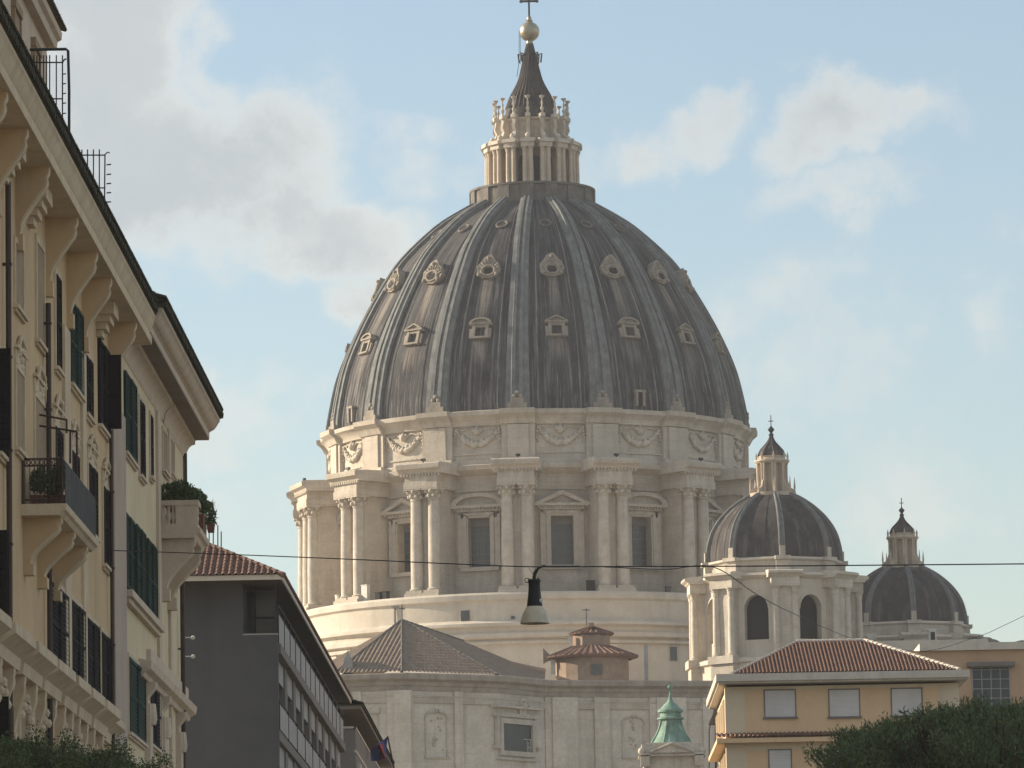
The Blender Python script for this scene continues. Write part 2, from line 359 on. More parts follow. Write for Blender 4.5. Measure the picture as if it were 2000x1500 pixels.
def tiles(mb, A, B, Cc, D, p=.25, amp=.06, course=.38, samples=6, mi=0):
    """barrel tiles laid on the slope A-B (eave) up to D-C (ridge)"""
    A, B, Cc, D = map(Vector, (A, B, Cc, D)); e = (B-A).normalized(); W = (B-A).length
    nn = e.cross(D-A if (D-A).length > .1 else Cc-A)
    if nn.z < 0: nn = -nn
    nn.normalize(); s = nn.cross(e)
    if s.z < 0: s = -s
    dx, dy = (D-A).dot(e), (D-A).dot(s); cx, cy = (Cc-A).dot(e), (Cc-A).dot(s)
    def Lm(x):
        if x < dx: return dy*x/max(dx, 1e-3)
        if x > cx: return cy*(W-x)/max(W-cx, 1e-3)
        return dy+(cy-dy)*(x-dx)/max(cx-dx, 1e-3)
    nx = max(int(W/p*samples), 2); rows = int(max(dy, cy)/course)+2
    off = []
    for r in range(rows):
        off.append((r*course, 0)); off.append(((r+1)*course-.01, 1))
    vs = []; m = len(off)
    rj = [random.uniform(-.3, .3) for _ in range(nx//samples+2)]
    for i in range(nx+1):
        x = W*i/nx; lim = max(Lm(x), 0); fr = (x/p) % 1
        prof = math.sin(PI*fr/.62) if fr < .62 else -.55*math.sin(PI*(fr-.62)/.38)
        for y, top in off:
            yy = min(y, lim); h = amp*prof + (0 if top else .03)+.05*amp/.06*rj[int(x/p) % len(rj)]*.3
            vs.append(A+e*x+s*yy+nn*(h+.02))
    fs = []
    for i in range(nx):
        for j in range(m-1):
            if min(off[j][0], Lm(W*i/nx)) >= Lm(W*i/nx)-1e-6 and min(off[j][0], Lm(W*(i+1)/nx)) >= Lm(W*(i+1)/nx)-1e-6: continue
            fs.append((i*m+j, (i+1)*m+j, (i+1)*m+j+1, i*m+j+1))
    mb.add(vs, fs, mi)
def slab_poly(mb, pts, th_=.15, mi=0):
    pts = [Vector(p) for p in pts]; mb.loops(pts, [p-Vector((0, 0, th_)) for p in pts], mi)
def ridge(mb, a, b, r=.13, step=.42):
    a, b = Vector(a), Vector(b); n = max(int((b-a).length/step), 1)
    for i in range(n):
        p, q = a.lerp(b, i/n), a.lerp(b, (i+1.12)/n)
        mb.tube([p, q], [r*1.15, r*.85], 8)

# ------------------------------------------------------------------ ground and street (below the frame, they carry the buildings)
def sheet(name, x0, x1, y0, y1, z, m):
    mb = MB(); nx = 1; mb.add([(x0, y0, z), (x1, y0, z), (x1, y1, z), (x0, y1, z)], [(0, 1, 2, 3)])
    return tag(mb.build(name, m), None, None, kind='structure')
sheet('ground', -1500, 1500, -300, 2500, 0, GRND)
sheet('road', -7.2, 3.2, -60, 470, .004, ASPH)
for nm, x0, x1 in (('pavement', -14, -7.2), ('pavement', 3.2, 7.4)):
    mb = MB(); mb.box(x0, x1, -60, 470, .001, .14); tag(mb.build(nm, PAVE), None, None, kind='structure')
sheet('square', -90, 90, 475, 700, .006, PAVE)

# ================================================================== BASILICA
DC = 600.0
X0 = atY(1048, 830, DC).x
BAS = thing('domed_basilica', (X0, DC, 0), 'pale stone basilica with a huge ribbed grey dome, columned drum and two smaller domes', 'basilica')
def zz(py, d, px=None): return atY(px if px is not None else 1035+(py-62)*.0205, py, d).z
PHI0 = math.radians(-4.7); STEP = 2*PI/16
RIBS = [PHI0+STEP*k for k in range(16)]; MIDS = [PHI0+STEP*(k+.5) for k in range(16)]
S16 = 16.667
# shell profile from the silhouette
half = [(828, 415), (780, 406), (735, 394.5), (687, 375), (633, 348), (569, 310), (518, 272), (457, 205.5), (425, 155), (409, 125)]
SH = [(h/S16-.55, zz(y, DC)) for y, h in half]
ZBASE = zz(792, DC-24.5)
SH = [(SH[0][0]+.05, ZBASE-.6)]+[p for p in SH]
SH.sort(key=lambda q: q[1]); SHP = crom(SH, 4)
def Rz(z):
    for a, b in zip(SHP, SHP[1:]):
        if a[1] <= z <= b[1]: t = (z-a[1])/max(b[1]-a[1], 1e-6); return a[0]+(b[0]-a[0])*t
    return SHP[-1][0]
def zsurf(py):                                 # height of the shell point facing the camera at row py
    z = zz(py, DC-20)
    for _ in range(6): z = zz(py, DC-Rz(z))
    return z
ZD1 = zsurf(652); ZD2 = zsurf(528); ZD3 = zsurf(436); ZD0 = zsurf(790)
DOME = dome_material()
LOC = Vector((X0, DC, 0))
mb = MB(); mb.lathe(SHP, 160)
# standing seams of the lead sheets
for ph in MIDS:
    for du in (-.255, .255):
        a = ph+du*STEP
        mb.tube([(math.sin(a)*(r+.02), -math.cos(a)*(r+.02), z) for r, z in SHP[1:-4]], .07, 4)
DM = mb.build('dome', DOME, BAS, 50)
def tangent_frame(phi, z):
    r = Rz(z); dz = .3; r2 = Rz(z+dz); tn = Vector((0, r2-r, dz)).normalized()  # in (t,r,z)
    return r, math.atan2(-(r2-r), dz)         # slope back from the vertical
# ribs: one swept, shared
prof = []
sec = [(-1, -.3), (-1, .42), (-.55, .5), (-.5, .72), (-.16, .72), (-.12, .46), (.12, .46), (.16, .72), (.5, .72), (.55, .5), (1, .42), (1, -.3)]
rings = []
for i, (r, z) in enumerate(SHP):
    a = SHP[max(i-1, 0)]; b = SHP[min(i+1, len(SHP)-1)]; d = Vector((b[0]-a[0], b[1]-a[1])).normalized(); nr, nz_ = d.y, -d.x
    t = (z-SHP[0][1])/(SHP[-1][1]-SHP[0][1]); hw = 1.42*(1-t)+.72*t
    rings.append([(u*hw, r+h*nr*.9, z+h*nz_*.9) for u, h in sec])
mb = MB(FR(0)); k = len(sec)
mb.add([q for rg in rings for q in rg], [(i*k+j, i*k+j+1, (i+1)*k+j+1, (i+1)*k+j) for i in range(len(rings)-1) for j in range(k-1)]+[tuple(range(k))])
polar(mb.build('rib', LEADRIB, DM, 30, rotz=RIBS[0]), [STEP*k for k in range(1, 16)])
# bases of the ribs: little stone blocks with balls
mb = MB(FR(0)); r = Rz(ZBASE+.3)+.55
mb.box(-1.1, 1.1, r-.8, r+.2, ZBASE-.3, ZBASE+.3); mb.box(-.7, .7, r-.8, r+.1, ZBASE+.3, ZBASE+.9)
for t in (-.35, 0, .35): mb.ball((t, r-.1, ZBASE+1.1+(0.4 if t == 0 else 0)), .28, 6)
polar(mb.build('rib_base', DORMER, DM, 40, rotz=RIBS[0]), [STEP*k for k in range(1, 16)])
# lower dormers, gabled and arched in turn
def dormer(kind):
    z = ZD1; r, tilt = tangent_frame(0, z+1); r = Rz(z); mb = MB(FR(0) @ Matrix.Translation((0, r+.12, z)) @ Matrix.Rotation(tilt*.75, 4, 'X') @ Matrix.Scale(.76, 4))
    mb.box(-1.25, -.78, -1.6, .3, -.2, 1.75); mb.box(.78, 1.25, -1.6, .3, -.2, 1.75)
    mb.box(-1.4, 1.4, -1.2, .42, -.5, -.2); mb.box(-.78, .78, -2.4, .24, 1.35, 1.75); mb.box(-1.7, -1.251, -1, .12, -.4, 1.2); mb.box(1.251, 1.7, -1, .12, -.4, 1.2)
    mb.box(-1.75, 1.75, -2.6, .5, 1.75, 2.0)
    if kind: pr = [(-1.75, 2.0), (1.75, 2.0)]+[(1.75*math.cos(a), 2.0+.85*math.sin(a)) for a in [PI*i/10 for i in range(1, 10)]]
    else: pr = [(-1.8, 2.0), (1.8, 2.0), (0, 2.95)]
    cx_ = 2.3; inn = [(x*.72, 2.0+(q-2.0)*.68+.03) for x, q in pr]
    mb.loops([(x, .2, q) for x, q in pr], [(x, -2.6, q) for x, q in pr])
    n = len(pr)
    for i in range(n): q = [pr[i], pr[(i+1) % n], inn[(i+1) % n], inn[i]]; mb.loops([(a, .55, b) for a, b in q], [(a, .19, b) for a, b in q])
    mb.box(-.78, .78, -1.9, -.5, -.2, 1.35, 1)
    return mb
d0 = dormer(0).build('dormer_window', [DORMER, VOID], DM, 0, rotz=MIDS[0]); polar(d0, [STEP*k for k in range(2, 16, 2)])
d1 = dormer(1).build('dormer_window', [DORMER, VOID], DM, 0, rotz=MIDS[1]); polar(d1, [STEP*k for k in range(2, 16, 2)])
# middle dormers: scalloped shells with peaked hood
mb = MB(FR(0)); z = ZD2; r, tilt = tangent_frame(0, z)
Mt = Matrix.Translation((0, r+.55, z)) @ Matrix.Rotation(tilt*.55, 4, 'X')
mb.M = FR(0) @ Mt @ Matrix.Scale(.95, 4)
pts = []
for i in range(28):
    a = 2*PI*i/28; rr = 1.5*(1+.05*math.cos(9*a)); y = math.sin(a)*rr*.95
    if math.sin(a) > .82: y += .6*(math.sin(a)-.82)/.18
    if math.sin(a) < -.5: y *= .82
    pts.append((math.cos(a)*rr, y+.25))
mb.loops([(x, .1, y) for x, y in pts], [(x*.9, -1.6, y) for x, y in pts])
mb.M = mb.M @ Matrix.Translation((0, .12, .1))
ring = [(.85*math.cos(2*PI*i/16), 0, .85*math.sin(2*PI*i/16)*.8) for i in range(17)]
mb.tube(ring, .17, 6)
for i in range(9):
    a = PI*(i+.5)/9; mb.tube([(.5*math.cos(a), .02, .5*math.sin(a)), (1.3*math.cos(a), .02, 1.3*math.sin(a)+.15)], [.05, .14], 5)
mb.ball((0, .1, 1.6), .24, 5); mb.ball((-1.1, .05, -.55), .28, 5); mb.ball((1.1, .05, -.55), .28, 5)
mb.box(-.55, .55, -.1, .03, -.45, .35, 1)
polar(mb.build('shell_dormer', [DORMER, VOID], DM, 40, rotz=MIDS[0]), [STEP*k for k in range(1, 16)])
# top row: round eyes
mb = MB(); z = ZD3; r, tilt = tangent_frame(0, z)
mb.M = FR(0) @ Matrix.Translation((0, r+.12, z)) @ Matrix.Rotation(tilt, 4, 'X')
mb.tube([(.66*math.cos(2*PI*i/16), 0, .66*math.sin(2*PI*i/16)) for i in range(17)], .15, 6)
mb.loops([(.62*math.cos(2*PI*i/12), .03, .62*math.sin(2*PI*i/12)) for i in range(12)], [(.62*math.cos(2*PI*i/12), -.5, .62*math.sin(2*PI*i/12)) for i in range(12)], 1)
mb.ball((0, .02, .75), .14, 4)
polar(mb.build('round_dormer', [DSTONE, LEADSM], DM, 40, rotz=MIDS[0]), [STEP*k for k in range(1, 16)])
# little access hatch at the dome's foot
for ph in (MIDS[1], MIDS[13]):
    mb = MB(FR(ph)); z = ZD0; r = Rz(z)+.2
    mb.box(-.6, -.3, r-.5, r+.1, z, z+1.6); mb.box(.3, .6, r-.5, r+.1, z, z+1.6); mb.box(-.7, .7, r-.7, r+.15, z+1.6, z+1.85); mb.box(-.3, .3, r-.6, r-.1, z, z+1.6, 1)
    mb.build('access_hatch', [DORMER, VOID], DM)

# ---- lantern
yL = lambda py, R=0: zz(py, DC-R)
zp0 = yL(408, 7.5); zp1 = yL(353, 7.4)
mb = MB(); mb.lathe([(7.0, zp0-1.2), (7.75, zp0-.3), (7.75, zp0+.05), (7.3, zp0+.15), (7.25, zp1-.35), (7.5, zp1-.25), (7.5, zp1), (4, zp1+.02)], 64)
for ph in RIBS:
    mb.M = FR(ph); mb.box(-.75, .75, 7.0, 7.45, zp0+.15, zp1-.3)
mb.M = Matrix.Identity(4)
LP = mb.build('lantern', DSTONE, BAS, 35)
zc0 = zp1; zc1 = yL(285, 5.6); zc2 = yL(268, 5.9)
mb = MB(); mb.lathe([(4.1, zc0-.5), (4.1, zc1+.3)], 48); mb.build('lantern_core', REDST, LP, 30)
mb = MB(FR(0)); ap = [(-.42, zc0), (.42, zc0)]+[(.42*math.cos(a), zc1-1.2+.42*math.sin(a)) for a in [PI*i/8 for i in range(9)]]
mb.loops([(x, 4.16, z) for x, z in ap], [(x, 3.7, z) for x, z in ap]); polar(mb.build('lantern_window', VOID, LP, 0, rotz=MIDS[0]), [STEP*k for k in range(1, 16)])
def column(mb, x, y, r, z0, z1, n=12, cap=None):
    H = z1-z0; cap = cap or r*1.9
    mb.lathe([(r*1.3, z0), (r*1.35, z0+r*.3), (r*1.15, z0+r*.45), (r*1.25, z0+r*.65), (r*1.0, z0+r*.8), (r*1.0, z0+H*.35), (r*.86, z1-cap), (r*1.0, z1-cap+.05*r),
              (r*.9, z1-cap*.9), (r*1.05, z1-cap*.55), (r*1.0, z1-cap*.5), (r*1.2, z1-cap*.3), (r*1.12, z1-cap*.25), (r*1.45, z1-cap*.08), (r*1.45, z1)], n, x, y)
mb = MB(FR(0)); mb.box(-.28, .28, 4.0, 5.35, zc0, zc1)
for t in (-.37, .37): column(mb, t, 5.35, .29, zc0, zc1, 10)
polar(mb.build('lantern_column_pair', WARMST, LP, 40, rotz=RIBS[0]), [STEP*k for k in range(1, 16)])
mb = MB(FR(0)); mb.box(-.78, .78, 4.0, 5.75, zc1, zc1+.55); mb.box(-.9, .9, 4.0, 6.0, zc1+.55, zc2)
polar(mb.build('entablature_block', STONE2, LP, 0, rotz=RIBS[0]), [STEP*k for k in range(1, 16)])
zu1 = yL(228, 3.7)
mb = MB(); mb.lathe([(4.3, zc1+.02), (4.9, zc1+.5), (5.1, zc2-.02), (3.75, zc2+.1), (3.6, zc2+.3), (3.55, zu1-.4), (3.85, zu1-.2), (3.9, zu1), (2.5, zu1+.02)], 64); mb.build('upper_drum', WARMST, LP, 35)
zf = yL(186, 4.5)
mb = MB(FR(0))
mb.prism_x([(3.4, zc2), (5.2, zc2), (5.15, zc2+.35), (4.6, zc2+.6), (4.35, zc2+1.2), (4.6, zc2+1.7), (4.35, zu1+.05), (3.4, zu1+.05)], -.22, .22)
mb.ball((0, 4.85, zc2+.5), .33, 6)
mb.box(-.3, .3, 4.0, 4.7, zu1-.1, zu1+.35)
mb.lathe([(.28, zu1+.3), (.12, zu1+.55), (.25, zu1+.9), (.09, zu1+1.2), (.15, zu1+1.6), (.07, zu1+1.9), (.08, zf-.35), (.3, zf-.12), (.34, zf), (.01, zf+.1)], 8, 0, 4.4)
polar(mb.build('candelabrum', STONE2, LP, 40, rotz=RIBS[0]), [STEP*k for k in range(1, 16)])
cone = [(49, 214), (42, 193), (33, 176), (24, 157), (17.5, 132), (13, 112), (8.5, 94), (6, 84)]
cp = crom([(r/S16, yL(y)) for r, y in cone], 3)
mb = MB(); mb.lathe([(3.3, zu1)]+cp+[(.01, cp[-1][1]+.1)], 48)
for ph in RIBS+MIDS:
    mb.tube([(math.sin(ph)*r, -math.cos(ph)*r, z) for r, z in cp], [max(.05, .14*r/3) for r, z in cp], 5)
for k in range(8):
    a = RIBS[0]+k*PI/4; z = yL(108); r = .95; mb.tube([(math.sin(a)*r*.7, -math.cos(a)*r*.7, z), (math.sin(a)*r*1.5, -math.cos(a)*r*1.5, z+.15), (math.sin(a)*r*1.35, -math.cos(a)*r*1.35, z-.9)], .11, 5)
mb.build('spire', LEADSM, LP, 30)
zb = yL(62)
mb = MB(); mb.ball((0, 0, zb), 1.2, 14); mb.lathe([(.45, zb-1.5), (.35, zb-1.1), (.3, zb+1.1), (.45, zb+1.3), (.25, zb+1.5), (.3, zb+1.7), (.12, zb+1.9)], 10); mb.build('gilt_ball', BRONZE, LP, 60)
mb = MB(); mb.box(-.11, .11, -.11, .11, zb+1.6, zb+5.2); mb.box(-.95, .95, -.1, .1, zb+3.6, zb+3.85)
for t in (-.95, .95): mb.ball((t, 0, zb+3.72), .22, 4)
mb.ball((0, 0, zb+5.3), .24, 4); mb.build('cross', DARKMET, LP)
mb = MB(); mb.tube([(-1.22, -.2, zb+.2), (-1.3, -.2, yL(120)), (-1.6, -.2, yL(150))], .045, 4); mb.tube([(-1.1, 0, zb-.4), (-1.15, 0, yL(125))], .035, 4); mb.build('maintenance_ladder', DARKMET, LP)

# ---- attic with garlands
RA = 24.25
za1 = zz(796, DC-25.8); za0 = zz(903, DC-25)
mb = MB(); mb.lathe([(23.5, za0-1.0), (RA+.35, za0-.2), (RA+.35, za0+.55), (RA, za0+.6), (RA, za1-1.75), (RA+.35, za1-1.65), (RA+.4, za1-1.3), (RA+.9, za1-.75), (RA+1.25, za1-.55), (RA+1.3, za1-.1), (RA+.9, za1), (22, za1+.3)], 160)
AT = mb.build('attic', STONE, BAS, 35)
mb = MB(FR(0)); mb.box(-1.9, 1.9, RA-.5, RA+.45, za0+.55, za1-1.6); mb.box(-1.2, 1.2, RA+.4, RA+.68, za0+.55, za1-1.7); mb.box(-2.0, 2.0, RA-.5, RA+.85, za0-.2, za0+.7)
mb.prism_x([(RA, za1-1.75), (RA+.8, za1-1.6), (RA+1.15, za1-.95), (RA+1.7, za1-.5), (RA+1.75, za1+.02), (RA, za1+.1)], -2.0, 2.0)
polar(mb.build('attic_pilaster', STONE, AT, 0, rotz=RIBS[0]), [STEP*k for k in range(1, 16)])
def garland(seed):
    rnd = random.Random(seed); mb = MB(FR(0)); zt = (za0+za1)/2+.6; R = RA
    def rr(t): return math.sqrt(max((R+.02)**2-t*t, 0))+.1
    # sunk panel frame
    for (x0, x1, q0, q1) in ((-3.0, 3.0, zt+1.25, zt+1.42), (-3.0, 3.0, zt-2.5, zt-2.33)):
        n = 10
        for i in range(n):
            a0, a1 = x0+(x1-x0)*i/n, x0+(x1-x0)*(i+1)/n; y = rr((a0+a1)/2)-.15
            mb.box(a0, a1, y, y+.17, q0, q1)
    for x in (-3.1, 2.95): mb.box(x, x+.15, rr(x)-.15, rr(x)+.03, zt-2.5, zt+1.42)
    for i in range(27):
        u = -1+2*i/26; t = 2.45*u; z = zt+.25-1.6*(1-u*u); s = .2+.17*(1-u*u)+rnd.uniform(-.04, .05)
        mb.ball((t+rnd.uniform(-.06, .06), rr(t)-.02, z+rnd.uniform(-.08, .08)), s, 4)
        if i % 3 == 1: mb.ball((t, rr(t)+.12, z+s*.9), s*.6, 4)
    for sgn in (-1, 1):
        for q in range(5): mb.ball((sgn*(2.55+.06*q % .2), rr(2.5), zt+.35-.38*q), .2-.02*q, 4)
        mb.tube([(sgn*.4, rr(.3), zt+.1), (sgn*1.1, rr(1), zt+.55), (sgn*1.8, rr(1.8), zt+.35), (sgn*2.5, rr(2.4), zt+.6)], .09, 5)
    mb.ball((0, rr(0)+.05, zt+.15), .46, 6); mb.ball((-.4, rr(0), zt+.35), .28, 5); mb.ball((.4, rr(0), zt+.35), .28, 5); mb.ball((0, rr(0), zt+.62), .26, 5)
    return mb
g0 = garland(1).build('garland_relief', STONE2, AT, 50, rotz=MIDS[0]); polar(g0, [STEP*k for k in range(1, 16)])

# ---- drum: wall, windows, buttresses with coupled columns
RD = 24.0
zd1 = za0+.02; zd0 = zz(1155, DC-29)
zw0 = zz(1099, DC-24); zw1 = zz(1012, DC-24); wa, wb = zw0-.3, zw1+.25; da = math.asin(1.28/RD)
mb = MB(); mb.lathe([(RD, zd0-.5), (RD, wa)], 160)
for ph in MIDS:
    mb.lathe([(RD, wa), (RD, wb)], 8, a0=ph+da, a1=ph+STEP-da)
    mb.M = FR(ph); mb.box(-1.4, -1.28, RD-1.3, RD+.02, wa, wb); mb.box(1.28, 1.4, RD-1.3, RD+.02, wa, wb); mb.box(-1.4, 1.4, RD-1.3, RD+.018, wa-.12, wa); mb.box(-1.4, 1.4, RD-1.3, RD+.018, wb, wb+.12)
    mb.M = Matrix.Identity(4)
mb.lathe([(RD, wb), (RD, zd1-3.1), (RD+.2, zd1-3.0), (RD+.25, zd1-2.3), (RD+.12, zd1-2.25), (RD+.12, zd1-1.25), (RD+.5, zd1-1.0), (RD+1.3, zd1-.62), (RD+1.4, zd1-.12), (RD+.9, zd1), (22, zd1+.05)], 160)
DR = mb.build('drum', STONE, BAS, 35)
zk1 = zz(944, DC-28.5); zk0 = zz(1149, DC-28.5)
mb = MB(FR(0))
mb.box(-1.75, 1.75, RD-.8, 27.4, zd0-.2, zk1+.1)
mb.box(-2.15, 2.15, RD-.8, 28.85, zk1, zk1+.75); mb.box(-2.05, 2.05, RD-.8, 28.75, zk1+.75, zd1-1.15)
mb.prism_x([(RD-.5, zd1-1.15), (28.9, zd1-1.15), (29.05, zd1-.85), (29.5, zd1-.6), (29.55, zd1-.1), (29.2, zd1+.05), (RD-.5, zd1+.25)], -2.75, 2.75)
for i in range(13): mb.box(-2.4+i*.4-.1, -2.4+i*.4+.1, 28.7, 29.0, zd1-1.4, zd1-1.12)
mb.box(-2.2, 2.2, RD-.8, 29.0, zd0-.3, zk0)
polar(mb.build('buttress', STONE, DR, 0, rotz=RIBS[0]), [STEP*k for k in range(1, 16)])
for t in (-1.13, 1.13):
    mb = MB(FR(0)); column(mb, t, 27.75, .74, zk0, zk1, 20, cap=1.35)
    mb.box(t-1.0, t+1.0, 26.8, 28.75, zk0, zk0+.32)
    for q in range(8):
        a = 2*PI*q/8+.3; mb.ball((t+.82*math.cos(a), 27.75+.82*math.sin(a), zk1-.85+.0), .24, 4); mb.ball((t+.98*math.cos(a+.4), 27.75+.98*math.sin(a+.4), zk1-.32), .22, 4)
    mb.box(t-1.05, t+1.05, 26.9, 28.82, zk1-.16, zk1+.02)
    polar(mb.build('column', STONE2, DR, 45, rotz=RIBS[0]), [STEP*k for k in range(1, 16)])
zw0 = zz(1099, DC-24); zw1 = zz(1012, DC-24)
def dwin(kind):
    mb = MB(FR(0)); r = RD; y = r-.15
    mb.box(-2.15, -1.281, y, r+.28, zw0-.3, zw1+.9); mb.box(1.281, 2.15, y, r+.28, zw0-.3, zw1+.9)
    mb.box(-2.15, 2.15, y, r+.28, zw1+.25, zw1+.95); mb.box(-2.3, 2.3, y, r+.4, zw0-.75, zw0-.3)
    for x in (-1.8, 1.45): mb.box(x, x+.35, y, r+.42, zw0-.28, zw1+.6)
    mb.box(-1.8, 1.8, y, r+.42, zw1+.5, zw1+.8)
    mb.box(-2.5, -2.16, y, r+.3, zw0-.3, zw1+.6); mb.box(2.16, 2.5, y, r+.3, zw0-.3, zw1+.6)
    zq = zw1+1.35
    mb.box(-2.6, 2.6, y, r+.5, zw1+.96, zq); mb.box(-3.15, 3.15, y, r+1.0, zq, zq+.3)
    if kind:
        arc = [(3.15*math.cos(a), zq+.3+1.35*math.sin(a)) for a in [PI*i/14 for i in range(15)]]
        arc2 = [(2.45*math.cos(a), zq+.3+.95*math.sin(a)) for a in [PI*i/14 for i in range(15)]]
    else:
        arc = [(3.2, zq+.3), (0, zq+1.75), (-3.2, zq+.3)]; arc2 = [(2.2, zq+.3), (0, zq+1.25), (-2.2, zq+.3)]
    for i in range(len(arc)-1):
        q = [arc[i], arc[i+1], arc2[i+1], arc2[i]]
        if abs(q[1][0]-q[2][0])+abs(q[1][1]-q[2][1]) < 1e-6: continue
        mb.loops([(a, r+1.0, b) for a, b in q], [(a, y, b) for a, b in q])
    mb.loops([(a, r+.35, b) for a, b in arc2], [(a, y, b) for a, b in arc2])
    for i in range(14): mb.box(-2.8+i*.42, -2.6+i*.42, r+.4, r+.75, zq-.2, zq)
    return mb
a_ = dwin(0).build('window_frame', STONE2, DR, 0, rotz=MIDS[0]); polar(a_, [STEP*k for k in range(2, 16, 2)])
a_ = dwin(1).build('window_frame', STONE2, DR, 0, rotz=MIDS[1]); polar(a_, [STEP*k for k in range(2, 16, 2)])
mb = MB(FR(0)); Rp = RD-1.0; mb.box(-1.28, 1.28, Rp-.1, Rp, wa, wb-.9); mb.box(-1.28, 1.28, Rp-.1, Rp+.12, wb-.9, wb, 1)
for x in (-.45, .42): mb.box(x, x+.06, Rp, Rp+.05, wa, wb-.9, 1)
for q in range(1, 6): zz_ = wa+(wb-.9-wa)*q/6; mb.box(-1.27, 1.27, Rp, Rp+.045, zz_, zz_+.05, 1)
polar(mb.build('window_pane', [PALEGLASS, GREYTAUPE], DR, 0, rotz=MIDS[0]), [STEP*k for k in range(1, 16)])
# floodlights on the buttresses, roof equipment on the walkway
mb = MB(FR(0)); mb.box(-.25, .25, 28.4, 28.7, zd1+.3, zd1+.58); mb.box(-.05, .05, 28.5, 28.6, zd1+.0, zd1+.35)
polar(mb.build('floodlight', DARKMET, DR, 0, rotz=RIBS[0]+.01), [STEP*k for k in range(1, 16)])
def onring(px, R=28.2):                          # azimuth at which column px of the photograph meets radius R
    return math.asin(max(-1, min(1, (px-1052)/S16/R)))
for px, wd, ht, dp, m_ in ((720, .5, 1.9, .5, WHITE), (746, .35, .9, .6, VOID), (760, .3, .9, .6, VOID), (1150, .45, 1.2, .5, VOID), (664, .2, 1.2, .3, WHITE), (1296, .3, .7, .3, GREYPAN)):
    mb = MB(FR(onring(px))); mb.box(-wd, wd, 28.2-dp, 28.2, zd0-.02, zd0+ht); mb.box(-wd*1.1, wd*1.1, 28.15-dp, 28.25, zd0+ht, zd0+ht+.1); mb.build('equipment_box', m_, DR)

# ---- podium ring
zq0 = zz(1213, DC-29.2); zq1 = zz(1252, DC-30.5)
mb = MB(); mb.lathe([(26, zd0), (29.2, zd0), (29.45, zd0-.25), (29.45, zd0-.8), (29.15, zd0-1.05), (29.1, zq0+.3), (29.4, zq0+.12), (30.3, zq0-.15), (30.35, zq0-.45), (29.8, zq0-.7), (29.8, zq0-1.1), (30.2, zq0-1.35), (30.25, zq0-1.8),
                    (29.7, zq1+.35), (30.0, zq1+.1), (30.0, zq1-.15), (29.6, zq1-.3), (29.6, 30)], 160)
PD = mb.build('podium', PLAST, BAS, 30)
for px, py0, py1, w_ in ((914, 1210, 1190, .5), (1302, 1295, 1268, .45), (1003, 1208, 1202, .2)):
    R_ = 29.12 if py0 < 1215 else 29.62; za, zb_ = zz(py0, DC-R_*math.cos(onring(px, R_))), zz(py1, DC-R_*math.cos(onring(px, R_)))
    mb = MB(FR(onring(px, R_))); mb.box(-w_, w_, R_-.3, R_+.06, za, zb_); mb.box(-w_-.12, w_+.12, R_-.3, R_+.02, za-.12, zb_+.12, 1); mb.build('small_window', [PALEGLASS, STONE2], PD)
mb = MB(FR(onring(782, 29.1))); mb.box(-.06, .06, 29.2, 29.35, zq0, zd0-.9); mb.box(-.5, .5, 29.2, 29.35, zd0-1.1, zd0-.98); mb.build('rain_pipe', LEADRIB, PD)
for px in (663, 893, 1190, 1340):
    mb = MB(FR(onring(px, 29.6))); mb.box(-.5, .5, 29.5, 29.85, 30, zq1-.3); mb.build('pilaster_strip', PLAST, PD)

